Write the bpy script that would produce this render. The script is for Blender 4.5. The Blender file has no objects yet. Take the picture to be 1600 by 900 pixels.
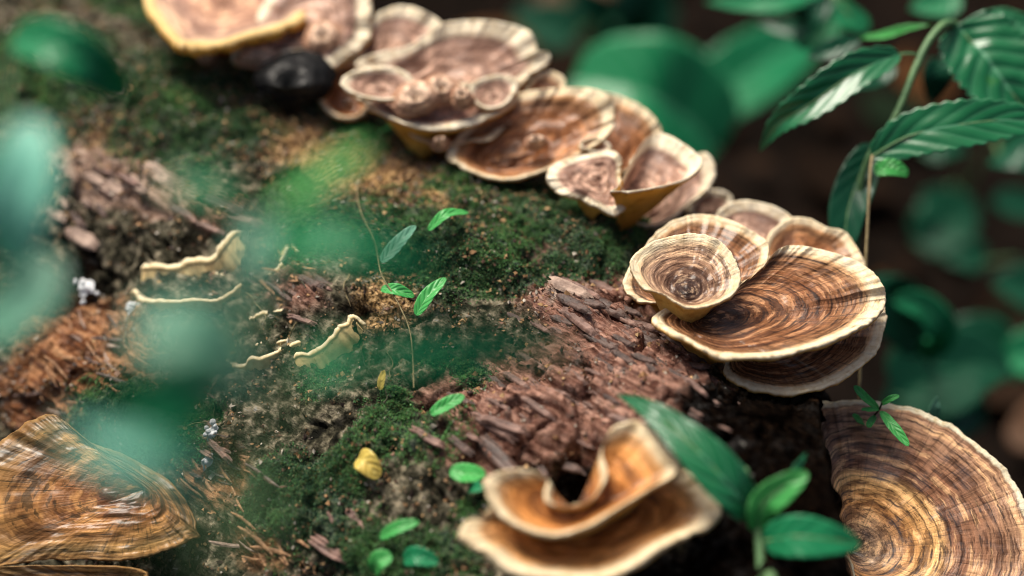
import bpy, math
import numpy as np
from mathutils import Vector
RNG = np.random.default_rng(7)
SC = bpy.context.scene
COL = SC.collection
CM = 0.01
# ------------------------------------------------------------------ camera
PITCH = math.radians(40.0)
LENS, SENSOR = 55.0, 36.0
CAM = np.array([0.0, 0.0, 70.0])            # cm
W1 = SENSOR / LENS
RX = np.array([1.0, 0, 0])
UY = np.array([0, math.sin(PITCH), math.cos(PITCH)])
FZ = np.array([0, math.cos(PITCH), -math.sin(PITCH)])
FOCUS, FSTOP = 56.8, 2.6
EXPOSURE = 1.15
SUN_EL, SUN_AZ = 62.0, -42.0                # azimuth from +Y (away from camera), clockwise
cd = bpy.data.cameras.new("camera"); co = bpy.data.objects.new("camera", cd); COL.objects.link(co)
cd.lens = LENS; cd.sensor_width = SENSOR; cd.clip_start = 0.01; cd.clip_end = 200.0
cd.dof.use_dof = True; cd.dof.focus_distance = FOCUS * CM; cd.dof.aperture_fstop = FSTOP
cd.dof.aperture_blades = 0
co.location = Vector(CAM * CM); co.rotation_euler = (math.radians(90) - PITCH, 0, 0)
SC.camera = co
# ------------------------------------------------------------------ world and sun
w = bpy.data.worlds.new("World"); SC.world = w; w.use_nodes = True
nt = w.node_tree; bg = nt.nodes["Background"]
sky = nt.nodes.new("ShaderNodeTexSky"); sky.sky_type = 'NISHITA'; sky.sun_disc = False
sky.sun_elevation = math.radians(SUN_EL); sky.sun_rotation = math.radians(SUN_AZ)
sky.air_density = 0.7; sky.dust_density = 7.0; sky.ozone_density = 0.3
nt.links.new(sky.outputs[0], bg.inputs[0]); bg.inputs[1].default_value = 0.05
sl = bpy.data.lights.new("sun", 'SUN'); so = bpy.data.objects.new("sun", sl); COL.objects.link(so)
sl.energy = 2.4; sl.angle = math.radians(26); sl.color = (1.0, 0.92, 0.80)
sd = Vector((math.sin(math.radians(SUN_AZ)) * math.cos(math.radians(SUN_EL)),
             math.cos(math.radians(SUN_AZ)) * math.cos(math.radians(SUN_EL)), math.sin(math.radians(SUN_EL))))
so.rotation_euler = sd.to_track_quat('Z', 'Y').to_euler(); so.location = (0, 0, 3)
vs = SC.view_settings
vs.view_transform = 'Standard'; vs.look = 'None'; vs.gamma = 1.0; vs.exposure = EXPOSURE
vs.use_curve_mapping = False
SC.render.engine = 'CYCLES'
SC.cycles.use_denoising = True; SC.cycles.filter_width = 1.0
SC.cycles.max_bounces = 6; SC.cycles.sample_clamp_indirect = 4.0

# ------------------------------------------------------------------ small maths
def nrm(v):
    v = np.asarray(v, float); return v / (np.linalg.norm(v, axis=-1, keepdims=True) + 1e-12)
def ray(px, py):
    px = np.asarray(px, float)[..., None]; py = np.asarray(py, float)[..., None]
    return (px - 800) / 1600 * W1 * RX + (450 - py) / 1600 * W1 * UY + FZ
def at(px, py, d):
    return CAM + ray(px, py) * np.asarray(d, float)[..., None]
def to_px(p):
    q = np.asarray(p) - CAM; d = q @ FZ
    return 800 + (q @ RX) / d / W1 * 1600, 450 - (q @ UY) / d / W1 * 1600, d
def _hash(ix, iy, iz, seed):
    h = (ix.astype(np.int64) * 374761393 + iy.astype(np.int64) * 668265263 + iz.astype(np.int64) * 2147483647 + seed * 974634777) & 0xFFFFFFFF
    h = ((h ^ (h >> 13)) * 1274126177) & 0xFFFFFFFF
    h = (h ^ (h >> 16)) & 0xFFFFFFFF
    return h / 4294967295.0
def noise(p, seed=0):
    p = np.asarray(p, float); i = np.floor(p); f = p - i; f = f * f * f * (f * (f * 6 - 15) + 10); i = i.astype(np.int64)
    out = 0
    for a in (0, 1):
        wa = f[..., 0] if a else 1 - f[..., 0]
        for b in (0, 1):
            wb = f[..., 1] if b else 1 - f[..., 1]
            for c in (0, 1):
                wc = f[..., 2] if c else 1 - f[..., 2]
                out = out + wa * wb * wc * _hash(i[..., 0] + a, i[..., 1] + b, i[..., 2] + c, seed)
    return out * 2 - 1
def fbm(p, oct=4, seed=0, gain=0.5):
    s, a, r = 0, 1.0, 0
    for k in range(oct):
        s = s + a * noise(np.asarray(p) * (2.03 ** k) + 7.3 * k, seed + k); r += a; a *= gain
    return s / r
def ridged(p, oct=3, seed=0):
    s, a, r = 0, 1.0, 0
    for k in range(oct):
        s = s + a * (1 - np.abs(noise(np.asarray(p) * (2.1 ** k) + 3.7 * k, seed + k)) * 2); r += a; a *= 0.5
    return s / r
def sstep(a, b, x):
    t = np.clip((x - a) / (b - a), 0, 1); return t * t * (3 - 2 * t)
def catmull(P, n, closed=False):
    P = np.asarray(P, float); m = len(P)
    if closed: idx = lambda k: P[np.mod(k, m)]; T = np.arange(n) / n * m
    else: idx = lambda k: P[np.clip(k, 0, m - 1)]; T = np.linspace(0, m - 1 - 1e-9, n)
    k = np.floor(T).astype(int); t = (T - k)[:, None]
    p0, p1, p2, p3 = idx(k - 1), idx(k), idx(k + 1), idx(k + 2)
    return 0.5 * (2 * p1 + (p2 - p0) * t + (2 * p0 - 5 * p1 + 4 * p2 - p3) * t ** 2 + (3 * p1 - p0 - 3 * p2 + p3) * t ** 3)

# ------------------------------------------------------------------ object helpers
def tag(o, label=None, cat=None, group=None, kind=None):
    if label: o["label"] = label
    if cat: o["category"] = cat
    if group: o["group"] = group
    if kind: o["kind"] = kind
    return o
def empty(name, loc, label, cat, group=None):
    o = bpy.data.objects.new(name, None); COL.objects.link(o); o.location = Vector(np.asarray(loc) * CM)
    o.empty_display_size = 0.01
    return tag(o, label, cat, group)
def mesh(name, V, F, attrs=None, smooth=True):
    V = np.asarray(V, np.float32) * CM
    F = np.asarray(F, np.int32); k = F.shape[1]
    me = bpy.data.meshes.new(name)
    me.vertices.add(len(V)); me.vertices.foreach_set('co', V.ravel())
    me.loops.add(F.size); me.loops.foreach_set('vertex_index', F.ravel())
    me.polygons.add(len(F)); me.polygons.foreach_set('loop_start', np.arange(0, F.size, k, dtype=np.int32))
    me.polygons.foreach_set('use_smooth', np.full(len(F), smooth, dtype=bool))
    me.update(calc_edges=True); 
    for nm, (ty, a) in (attrs or {}).items():
        at_ = me.attributes.new(nm, ty, 'POINT')
        a = np.asarray(a, np.float32)
        if ty == 'FLOAT': at_.data.foreach_set('value', a.ravel())
        elif ty == 'FLOAT_VECTOR': at_.data.foreach_set('vector', a.ravel())
        else: at_.data.foreach_set('color', a.ravel())
    return me
def obj(name, V, F, mat, parent=None, attrs=None, smooth=True):
    V = np.asarray(V, float)
    if parent is not None: V = V - np.array(world_loc(parent)) / CM
    me = mesh(name, V, F, attrs, smooth)
    o = bpy.data.objects.new(name, me); COL.objects.link(o)
    if mat: me.materials.append(mat)
    if parent is not None: o.parent = parent
    return o
def world_loc(o):
    l = Vector((0, 0, 0))
    while o is not None: l = l + o.location; o = o.parent
    return l
def grid_faces(n, m, wrap=False, off=0, flip=False):
    i, j = np.meshgrid(np.arange(n - 1), np.arange(m if wrap else m - 1), indexing='ij')
    j2 = (j + 1) % m
    F = np.stack([i * m + j, i * m + j2, (i + 1) * m + j2, (i + 1) * m + j], -1).reshape(-1, 4) + off
    return F[:, ::-1] if flip else F
def tube(P, r, seg=8, n=None):
    P = np.asarray(P, float)
    if n: P = catmull(P, n)
    r = np.broadcast_to(np.interp(np.linspace(0, 1, len(P)), np.linspace(0, 1, len(np.atleast_1d(r))), np.atleast_1d(r)), (len(P),))
    T = nrm(np.gradient(P, axis=0)); ref = np.array([0.3, 0.2, 0.9]) if abs(T[0] @ nrm([0.3, .2, .9])) < .9 else np.array([1., 0, 0])
    A = nrm(np.cross(T, ref)); B = np.cross(T, A)
    a = np.arange(seg) / seg * 2 * np.pi
    V = P[:, None] + r[:, None, None] * (np.cos(a)[None, :, None] * A[:, None] + np.sin(a)[None, :, None] * B[:, None])
    V = V.reshape(-1, 3); F = grid_faces(len(P), seg, True)
    V = np.vstack([V, P[:1] , P[-1:] + T[-1:] * r[-1]])
    k = len(P) * seg; s = np.arange(seg)
    F = np.vstack([F, np.stack([s * 0 + k, (s + 1) % seg, s, s], -1)[:, [0, 1, 2, 2]] * 0 + np.stack([s * 0 + k, (s + 1) % seg, s, s * 0 + k], -1)])
    F2 = np.stack([s * 0 + k + 1, k - seg + s, k - seg + (s + 1) % seg, s * 0 + k + 1], -1)
    F = np.vstack([F[:-seg], F2])          # end cap only (base sits in something)
    return V, clean(F)
def clean(F):
    return F

# ------------------------------------------------------------------ node helpers
class N:
    def __init__(s, name):
        s.m = bpy.data.materials.new(name); s.m.use_nodes = True; s.t = s.m.node_tree
        s.b = s.t.nodes["Principled BSDF"]; s.out = s.t.nodes["Material Output"]
    def n(s, ty, **kw):
        x = s.t.nodes.new(ty)
        for k, v in kw.items(): setattr(x, k, v)
        return x
    def set(s, sock, v):
        if hasattr(v, 'is_output') or isinstance(v, bpy.types.NodeSocket): s.t.links.new(v, sock)
        elif isinstance(v, (tuple, list)) and sock.type == 'RGBA' and len(v) == 3: sock.default_value = (*v, 1)
        else: sock.default_value = v
    def attr(s, nm, out='Fac'):
        return s.n("ShaderNodeAttribute", attribute_name=nm).outputs[out]
    def pos(s): return s.n("ShaderNodeTexCoord").outputs['Object']
    def noise(s, vec, scale, detail=4, rough=0.55, dist=0.0):
        x = s.n("ShaderNodeTexNoise"); s.set(x.inputs['Vector'], vec); x.inputs['Scale'].default_value = scale
        x.inputs['Detail'].default_value = detail; x.inputs['Roughness'].default_value = rough; x.inputs['Distortion'].default_value = dist
        return x.outputs[0]
    def math(s, op, a, b=0.0, c=None, clamp=False):
        x = s.n("ShaderNodeMath", operation=op, use_clamp=clamp); s.set(x.inputs[0], a); s.set(x.inputs[1], b)
        if c is not None: s.set(x.inputs[2], c)
        return x.outputs[0]
    def smooth(s, a, b, x):
        m = s.n("ShaderNodeMapRange", interpolation_type='SMOOTHSTEP'); s.set(m.inputs[0], x); s.set(m.inputs[1], a); s.set(m.inputs[2], b)
        return m.outputs[0]
    def mix(s, f, a, b, mode='MIX'):
        x = s.n("ShaderNodeMix", data_type='RGBA', blend_type=mode); s.set(x.inputs[0], f); s.set(x.inputs[6], a); s.set(x.inputs[7], b)
        return x.outputs[2]
    def ramp(s, f, stops, interp='LINEAR'):
        x = s.n("ShaderNodeValToRGB"); s.set(x.inputs[0], f); e = x.color_ramp; e.interpolation = interp
        while len(e.elements) < len(stops): e.elements.new(0.5)
        for el, (p, c) in zip(e.elements, stops): el.position = p; el.color = (*c, 1)
        return x.outputs[0]
    def comb(s, x, y, z):
        c = s.n("ShaderNodeCombineXYZ"); s.set(c.inputs[0], x); s.set(c.inputs[1], y); s.set(c.inputs[2], z); return c.outputs[0]
    def sep(s, v):
        c = s.n("ShaderNodeSeparateXYZ"); s.set(c.inputs[0], v); return c.outputs
    def bump(s, h, dist, strength=1.0):
        b = s.n("ShaderNodeBump"); s.set(b.inputs['Height'], h); b.inputs['Distance'].default_value = dist; b.inputs['Strength'].default_value = strength
        s.t.links.new(b.outputs[0], s.b.inputs['Normal']); return b.outputs[0]
    def fin(s, **kw):
        for k, v in kw.items(): s.set(s.b.inputs[k.replace('_', ' ')], v)
        return s.m
def srgb(r, g, b):
    f = lambda c: c / 12.92 if c <= 0.04045 else ((c + 0.055) / 1.055) ** 2.4
    return tuple(f(c / 255) for c in (r, g, b))

# ------------------------------------------------------------------ materials
def mat_ground():
    m = N("forest_soil"); p = m.pos()
    a = m.noise(p, 9, 6, 0.65); b = m.noise(p, 60, 4)
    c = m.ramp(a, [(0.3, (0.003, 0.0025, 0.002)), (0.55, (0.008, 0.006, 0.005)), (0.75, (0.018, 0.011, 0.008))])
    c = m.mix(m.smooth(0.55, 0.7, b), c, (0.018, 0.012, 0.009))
    m.bump(b, 0.01)
    return m.fin(Base_Color=c, Roughness=1.0, Specular_IOR_Level=0.0)
def mat_log():
    m = N("mossy_rotten_wood"); p = m.pos()
    mv = m.sep(m.attr("mask", 'Vector')); mv2 = m.sep(m.attr("mask2", 'Vector'))
    lg = m.attr("logco", 'Vector')           # along, around, out (cm)
    l = m.sep(lg)
    fib = m.comb(m.math('MULTIPLY', l[0], 0.35), m.math('MULTIPLY', l[1], 3.2), m.math('MULTIPLY', l[2], 3.0))
    f1 = m.noise(fib, 1.0, 5, 0.6, 0.6); f2 = m.noise(fib, 3.5, 4, 0.6, 0.3)
    n1 = m.noise(p, 45, 5, 0.6); n2 = m.noise(p, 220, 4, 0.6); n3 = m.noise(p, 700, 3, 0.6)
    bark = m.ramp(n2, [(0.36, (0.010, 0.010, 0.008)), (0.48, (0.045, 0.042, 0.028)), (0.57, (0.13, 0.115, 0.075)), (0.68, (0.32, 0.27, 0.18))])
    wood = m.ramp(f1, [(0.3, (0.020, 0.009, 0.007)), (0.45, (0.12, 0.055, 0.040)), (0.56, (0.28, 0.150, 0.110)), (0.7, (0.48, 0.29, 0.22))])
    wood = m.mix(m.smooth(0.55, 0.8, n2), wood, (0.045, 0.022, 0.018))
    wood = m.mix(m.smooth(0.58, 0.75, f2), wood, (0.30, 0.20, 0.15))
    tan = m.ramp(n3, [(0.36, (0.02, 0.014, 0.008)), (0.47, (0.16, 0.095, 0.04)), (0.56, (0.48, 0.30, 0.13)), (0.68, (0.66, 0.47, 0.26))])
    pale = m.ramp(f1, [(0.25, (0.05, 0.03, 0.022)), (0.5, (0.30, 0.20, 0.15)), (0.7, (0.52, 0.40, 0.32))])
    shred = m.ramp(f1, [(0.25, (0.02, 0.01, 0.008)), (0.48, (0.16, 0.065, 0.03)), (0.65, (0.42, 0.22, 0.11)), (0.8, (0.55, 0.36, 0.2))])
    moss = m.ramp(n3, [(0.38, (0.006, 0.014, 0.009)), (0.5, (0.028, 0.058, 0.034)), (0.62, (0.13, 0.16, 0.09))])
    char_dark = m.ramp(f2, [(0.38, (0.0012, 0.001, 0.001)), (0.58, (0.005, 0.0032, 0.0022)), (0.76, (0.026, 0.014, 0.008))])
    jit = m.math('SUBTRACT', m.math('ADD', n1, m.math('MULTIPLY', n2, 0.6)), 0.8)
    def msk(s, k=0.9): 
        return m.smooth(0.35, 0.6, m.math('ADD', s, m.math('MULTIPLY', jit, k)))
    c = m.mix(msk(mv[1], .6), bark, wood)
    c = m.mix(msk(mv2[1]), c, pale); c = m.mix(msk(mv2[2], .5), c, shred)
    c = m.mix(msk(mv[2]), c, tan); c = m.mix(msk(mv[0], 1.2), c, moss)
    c = m.mix(m.smooth(0.3, 0.6, m.math('ADD', mv2[0], m.math('MULTIPLY', jit, .4))), c, char_dark)
    # pale grey lichen specks
    c = m.mix(m.math('MULTIPLY', m.smooth(0.66, 0.72, n2), m.smooth(0.5, 0.62, n1)), c, (0.33, 0.32, 0.29))
    h = m.math('ADD', m.math('MULTIPLY', n2, 0.7), m.math('MULTIPLY', n3, 0.35)); h = m.math('ADD', h, m.math('MULTIPLY', f2, 0.8))
    m.bump(h, 0.0022, 1.0)
    return m.fin(Base_Color=c, Roughness=m.math('ADD', 0.30, m.math('MULTIPLY', n1, 0.6)), Specular_IOR_Level=m.math('MULTIPLY', m.math('MULTIPLY', m.smooth(0.45, 0.7, n2), 0.42), m.math('SUBTRACT', 1.0, m.math('MULTIPLY', mv2[0], 0.7), clamp=True)))
def mat_plain(name, c0, c1, scale=300, rough=0.6, bump=0.0006, spec=0.4):
    m = N(name); p = m.pos(); n = m.noise(p, scale, 5, 0.6)
    c = m.ramp(n, [(0.3, c0), (0.7, c1)])
    m.bump(n, bump)
    return m.fin(Base_Color=c, Roughness=rough, Specular_IOR_Level=spec)
def mat_attrcol(name, rough=0.6, transl=0.0, spec=0.3):
    m = N(name); c = m.attr("col", 'Color')
    m.fin(Base_Color=c, Roughness=rough, Specular_IOR_Level=spec)
    if transl:
        t = m.n("ShaderNodeBsdfTranslucent"); m.set(t.inputs[0], c); x = m.n("ShaderNodeMixShader"); x.inputs[0].default_value = transl
        m.t.links.new(m.b.outputs[0], x.inputs[1]); m.t.links.new(t.outputs[0], x.inputs[2]); m.t.links.new(x.outputs[0], m.out.inputs[0])
    return m.m
def mat_fungus(name, stops, rimc, underc, bands=26, dark=0.75, wet=0.35, rim0=0.90, rim1=0.955, streak=0.5, rough=0.42, linec=(0.03, 0.014, 0.009), grey_mix=0.0, wobble=0.022, seg=1.1, lines=0, linew=0.5, bandc=(0.62, 0.43, 0.27)):
    """growth-zoned cap: 'grow' = (s, cos, sin) growth coordinate of the cap, 'side' = 0 top .. 1 underside"""
    m = N(name); p = m.pos(); g = m.sep(m.attr("grow", 'Vector')); side = m.attr("side")
    wob = m.noise(p, 55, 3, 0.5); fine = m.noise(p, 420, 4, 0.6); mid = m.noise(p, 130, 4, 0.6)
    s = m.math('ADD', g[0], m.math('MULTIPLY', m.math('SUBTRACT', wob, 0.5), wobble))
    s = m.math('ADD', s, m.math('MULTIPLY', m.math('SUBTRACT', mid, 0.5), 0.012))
    cx = m.math('MULTIPLY', g[1], seg); cy = m.math('MULTIPLY', g[2], seg)
    v = m.comb(m.math('MULTIPLY', s, bands), cx, cy)
    r1 = m.noise(v, 1.0, 3, 0.6)
    v2 = m.comb(m.math('MULTIPLY', s, bands * 2.7), m.math('MULTIPLY', g[1], seg * 2.2), m.math('MULTIPLY', g[2], seg * 2.2)); r2 = m.noise(v2, 1.0, 3, 0.65)
    v3 = m.comb(m.math('MULTIPLY', s, 4.0), m.math('MULTIPLY', g[1], 26), m.math('MULTIPLY', g[2], 26)); st = m.noise(v3, 1.0, 4, 0.65)
    base = m.ramp(s, stops)
    lite = m.mix(m.smooth(0.53, 0.60, r1), base, m.mix(0.55, m.mix(1.0, base, (2.2, 2.2, 2.1), 'MULTIPLY'), bandc))
    c = m.mix(m.math('MULTIPLY', m.smooth(0.47, 0.41, r1), dark), lite, m.mix(1.0, base, (0.28, 0.24, 0.24), 'MULTIPLY'))
    c = m.mix(m.math('MULTIPLY', m.smooth(0.43, 0.37, r2), dark * 0.9), c, linec)
    c = m.mix(m.math('MULTIPLY', m.smooth(0.55, 0.72, r2), 0.45), c, m.mix(1.0, c, (1.7, 1.65, 1.6), 'MULTIPLY'))
    c = m.mix(m.math('MULTIPLY', m.smooth(0.5, 0.3, st), streak), c, linec)
    c = m.mix(m.math('MULTIPLY', m.smooth(0.6, 0.75, st), streak * 0.5), c, m.mix(1.0, c, (1.8, 1.7, 1.6), 'MULTIPLY'))
    if lines:
        sw = m.math('ADD', s, m.math('MULTIPLY', m.math('SUBTRACT', r1, 0.5), 0.05))
        ln = m.math('ABSOLUTE', m.math('SUBTRACT', m.math('FRACT', m.math('MULTIPLY', sw, lines)), 0.5))
        c = m.mix(m.math('MULTIPLY', m.math('MULTIPLY', m.smooth(0.16, 0.03, ln), m.smooth(0.35, 0.6, mid)), linew), c, linec)
        c = m.mix(m.math('MULTIPLY', m.smooth(0.30, 0.45, ln), 0.35), c, m.mix(1.0, c, (1.6, 1.55, 1.5), 'MULTIPLY'))
    if grey_mix: c = m.mix(m.math('MULTIPLY', m.smooth(0.5, 0.65, mid), grey_mix), c, (0.30, 0.27, 0.30))  # random mauve-grey patches mixed into the cap colour
    rs = m.math('ADD', g[0], m.math('MULTIPLY', m.math('SUBTRACT', mid, 0.5), 0.06))
    rimcol = m.mix(m.smooth(0.4, 0.75, fine), rimc, m.mix(1.0, rimc, (0.80, 0.70, 0.55), 'MULTIPLY'))
    c = m.mix(m.smooth(rim0, rim1, rs), c, rimcol)
    un = m.mix(m.smooth(0.45, 0.7, mid), underc, m.mix(1.0, underc, (0.62, 0.5, 0.4), 'MULTIPLY'))
    un = m.mix(m.smooth(0.68, 0.74, fine), un, m.mix(1.0, underc, (0.2, 0.15, 0.12), 'MULTIPLY'))
    c = m.mix(m.smooth(0.15, 0.6, side), c, un)
    top = m.math('SUBTRACT', 1.0, side, clamp=True)
    h = m.math('ADD', m.math('MULTIPLY', r1, 1.0), m.math('MULTIPLY', r2, 0.7)); h = m.math('ADD', m.math('MULTIPLY', h, top), m.math('MULTIPLY', fine, 0.35))
    h = m.math('ADD', h, m.math('MULTIPLY', st, 0.3))
    m.bump(h, 0.0011, 0.9)
    ro = m.math('ADD', rough - 0.14, m.math('MULTIPLY', mid, 0.35))
    ro = m.math('ADD', ro, m.math('MULTIPLY', m.smooth(rim0, rim1, rs), 0.25))
    m.fin(Base_Color=c, Roughness=ro, Specular_IOR_Level=m.math('ADD', 0.08, m.math('MULTIPLY', m.smooth(0.45, 0.65, wob), 0.45)), Coat_Weight=m.math('MULTIPLY', m.math('MULTIPLY', m.math('SUBTRACT', 1.0, m.smooth(rim0, rim1, rs)), top), wet), Coat_Roughness=0.22)
    # thin flesh lets a little light through
    t = m.n("ShaderNodeBsdfTranslucent"); m.set(t.inputs[0], c); x = m.n("ShaderNodeMixShader"); x.inputs[0].default_value = 0.14
    m.t.links.new(m.b.outputs[0], x.inputs[1]); m.t.links.new(t.outputs[0], x.inputs[2]); m.t.links.new(x.outputs[0], m.out.inputs[0])
    return m.m
CREAM = (0.78, 0.66, 0.46)
FM = {
 'main': mat_fungus("zoned_brown_cap", [(0.0, (0.035, 0.018, 0.012)), (0.25, (0.13, 0.052, 0.022)), (0.5, (0.26, 0.110, 0.046)), (0.7, (0.22, 0.090, 0.038)), (0.86, (0.32, 0.155, 0.07)), (0.93, (0.55, 0.34, 0.17))], (0.86, 0.74, 0.52), (0.66, 0.39, 0.09), bands=17, wet=0.4, streak=0.7, lines=13, linew=.9, seg=1.2, bandc=(0.52, 0.29, 0.15)),
 'cup': mat_fungus("pale_zoned_cup", [(0.0, (0.03, 0.022, 0.022)), (0.25, (0.10, 0.058, 0.044)), (0.55, (0.28, 0.155, 0.095)), (0.75, (0.44, 0.27, 0.165)), (0.88, (0.62, 0.43, 0.26))], (0.84, 0.72, 0.50), (0.66, 0.42, 0.12), bands=12, lines=8, linew=.7, seg=1.1, wet=0.35, rim0=0.84, rim1=0.95, streak=0.3, linec=(0.06, 0.024, 0.014)),
 'big': mat_fungus("broad_zoned_cap", [(0.0, (0.05, 0.03, 0.022)), (0.14, (0.40, 0.25, 0.15)), (0.32, (0.54, 0.255, 0.085)), (0.50, (0.72, 0.42, 0.165)), (0.56, (0.26, 0.120, 0.064)), (0.75, (0.29, 0.145, 0.082)), (0.93, (0.42, 0.24, 0.14))], (0.76, 0.70, 0.52), (0.55, 0.36, 0.14), bands=18, wet=0.3, rim0=0.965, rim1=0.985, streak=0.6, grey_mix=0.1, lines=19, linew=.9, seg=1.3, bandc=(0.66, 0.42, 0.21)),
 'pale': mat_fungus("pinkish_pale_cap", [(0.0, (0.18, 0.075, 0.045)), (0.3, (0.52, 0.325, 0.235)), (0.6, (0.43, 0.26, 0.19)), (0.8, (0.35, 0.21, 0.155)), (0.88, (0.66, 0.48, 0.34))], (0.88, 0.80, 0.62), (0.78, 0.45, 0.09), bands=7, dark=0.45, wet=0.15, rim0=0.80, rim1=0.90, streak=0.2, linec=(0.14, 0.065, 0.045), bandc=(0.68, 0.48, 0.38)),
 'ochre': mat_fungus('ochre_lipped_cap', [(0.0, (0.18, 0.075, 0.045)), (0.3, (0.50, 0.28, 0.185)), (0.6, (0.46, 0.26, 0.18)), (0.85, (0.50, 0.32, 0.23)), (0.95, (0.66, 0.48, 0.30))], (0.80, 0.58, 0.26), (0.70, 0.38, 0.06), bands=7, dark=0.45, wet=0.15, rim0=0.93, rim1=0.97, streak=0.2, linec=(0.14, 0.065, 0.045)),
 'rust': mat_fungus("rust_brown_cap", [(0.0, (0.06, 0.022, 0.009)), (0.4, (0.26, 0.095, 0.034)), (0.7, (0.33, 0.135, 0.052)), (0.9, (0.46, 0.25, 0.12))], (0.86, 0.74, 0.52), (0.52, 0.25, 0.05), bands=7, dark=0.5, wet=0.3, rim0=0.88, rim1=0.94, streak=0.4, bandc=(0.50, 0.25, 0.11)),
 'orange': mat_fungus("orange_brown_cap", [(0.0, (0.07, 0.026, 0.010)), (0.35, (0.30, 0.105, 0.028)), (0.7, (0.48, 0.19, 0.050)), (0.86, (0.62, 0.32, 0.12))], (0.86, 0.72, 0.48), (0.60, 0.36, 0.10), bands=9, dark=0.5, wet=0.2, rim0=0.84, rim1=0.93, streak=0.35, bandc=(0.62, 0.29, 0.09)),
 'old': mat_fungus("old_ochre_cap", [(0.0, (0.03, 0.016, 0.010)), (0.22, (0.16, 0.062, 0.024)), (0.45, (0.30, 0.125, 0.038)), (0.7, (0.32, 0.160, 0.052)), (0.88, (0.20, 0.125, 0.045)), (0.97, (0.25, 0.13, 0.045))], (0.34, 0.2, 0.08), (0.4, 0.2, 0.06), bands=7, dark=0.75, wet=0.4, rim0=0.975, rim1=0.99, streak=0.85, linec=(0.02, 0.018, 0.008), bandc=(0.42, 0.23, 0.08)),
 'lip': mat_fungus("thin_yellow_lip", [(0.0, (0.16, 0.075, 0.028)), (0.45, (0.36, 0.20, 0.07)), (0.8, (0.72, 0.56, 0.30))], (0.88, 0.78, 0.54), (0.76, 0.58, 0.28), bands=5, dark=0.35, wet=0.05, rim0=0.55, rim1=0.8, streak=0.25, linec=(0.2, 0.11, 0.05)),
 'knob': mat_fungus('pale_knob', [(0.0, (0.78, 0.62, 0.46)), (0.5, (0.66, 0.44, 0.31)), (1.0, (0.5, 0.28, 0.18))], (0.52, 0.30, 0.2), (0.45, 0.22, 0.1), bands=4, dark=0.3, wet=0.1, streak=0.15, linec=(0.25, 0.13, 0.09), bandc=(0.82, 0.68, 0.52)),
 'black': mat_fungus("blackened_cap", [(0.0, (0.005, 0.006, 0.006)), (0.9, (0.010, 0.011, 0.012))], (0.012, 0.012, 0.013), (0.008, 0.007, 0.006), bands=5, dark=0.4, wet=0.15, streak=0.2, rough=0.5, linec=(0.003, 0.003, 0.003), bandc=(0.012, 0.012, 0.013)),
}
def mat_leaf(name, c, vein, veins=6, rough=0.34, tr=0.22, sheen=0.0):
    m = N(name); p = m.pos(); uv = m.sep(m.attr("leafco", 'Vector'))   # u along, v across -1..1
    n = m.noise(p, 160, 4); n2 = m.noise(p, 900, 3)
    av = m.math('ABSOLUTE', uv[1])
    ph = m.math('SUBTRACT', m.math('MULTIPLY', uv[0], veins), m.math('MULTIPLY', av, veins * 0.26))
    fr = m.math('ABSOLUTE', m.math('SUBTRACT', m.math('FRACT', ph), 0.5))
    lat = m.smooth(0.075, 0.02, fr); mid = m.smooth(0.06, 0.02, av)
    col = m.mix(m.math('MULTIPLY', n, 0.9), c, m.mix(1.0, c, (1.7, 1.35, 1.3), 'MULTIPLY'))
    col = m.mix(m.math('MULTIPLY', m.math('MAXIMUM', m.math('MULTIPLY', lat, 0.55), mid), 0.75), col, vein)
    edge = m.smooth(0.93, 1.0, av); col = m.mix(m.math('MULTIPLY', edge, 0.4), col, vein)
    blot = m.math('MULTIPLY', m.smooth(0.66, 0.74, m.noise(p, 75, 5, .65)), .75)
    col = m.mix(blot, col, m.mix(1.0, c, (3.2, 1.3, .6), 'MULTIPLY'))
    m.bump(m.math('ADD', m.math('MULTIPLY', m.smooth(0.0, 0.45, fr), 1.0), m.math('MULTIPLY', n2, 0.3)), 0.00025, 0.7)
    m.fin(Base_Color=col, Roughness=rough, Specular_IOR_Level=0.32, Coat_Weight=sheen, Coat_Roughness=0.25)
    t = m.n("ShaderNodeBsdfTranslucent"); m.set(t.inputs[0], m.mix(1.0, col, (1.5, 1.5, 0.9), 'MULTIPLY')); x = m.n("ShaderNodeMixShader"); x.inputs[0].default_value = tr
    m.t.links.new(m.b.outputs[0], x.inputs[1]); m.t.links.new(t.outputs[0], x.inputs[2]); m.t.links.new(x.outputs[0], m.out.inputs[0])
    return m.m
LM = {
 'emerald': mat_leaf("emerald_leaf", (0.008, 0.18, 0.070), (0.10, 0.36, 0.2)),
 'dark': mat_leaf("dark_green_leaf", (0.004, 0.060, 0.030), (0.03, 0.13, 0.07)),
 'glossy': mat_leaf("glossy_veined_leaf", (0.008, 0.125, 0.046), (0.12, 0.34, 0.2), veins=7, rough=0.30, sheen=0.5),
 'fresh': mat_leaf("fresh_green_leaf", (0.045, 0.32, 0.075), (0.22, 0.5, 0.2)),
 'pale': mat_leaf("sky_sheen_leaf", (0.16, 0.50, 0.40), (0.25, 0.56, 0.46)),  # pale teal sky reflection put into the leaf's base colour
 'grey': mat_leaf("grey_green_leaf", (0.12, 0.34, 0.24), (0.2, 0.4, 0.3)),
 'yellow': mat_leaf("yellowed_leaf", (0.48, 0.42, 0.10), (0.6, 0.55, 0.2)),
 'litter': mat_leaf("dead_leaf", (0.055, 0.026, 0.014), (0.09, 0.05, 0.03), rough=0.7, tr=0.05),
 'ochre': mat_leaf("ochre_dead_leaf", (0.06, 0.028, 0.009), (0.08, 0.045, 0.018), rough=0.65, tr=0.1),
}
M_STEM = mat_plain("green_stem", (0.05, 0.13, 0.05), (0.13, 0.25, 0.10), 200, 0.5)
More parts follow.
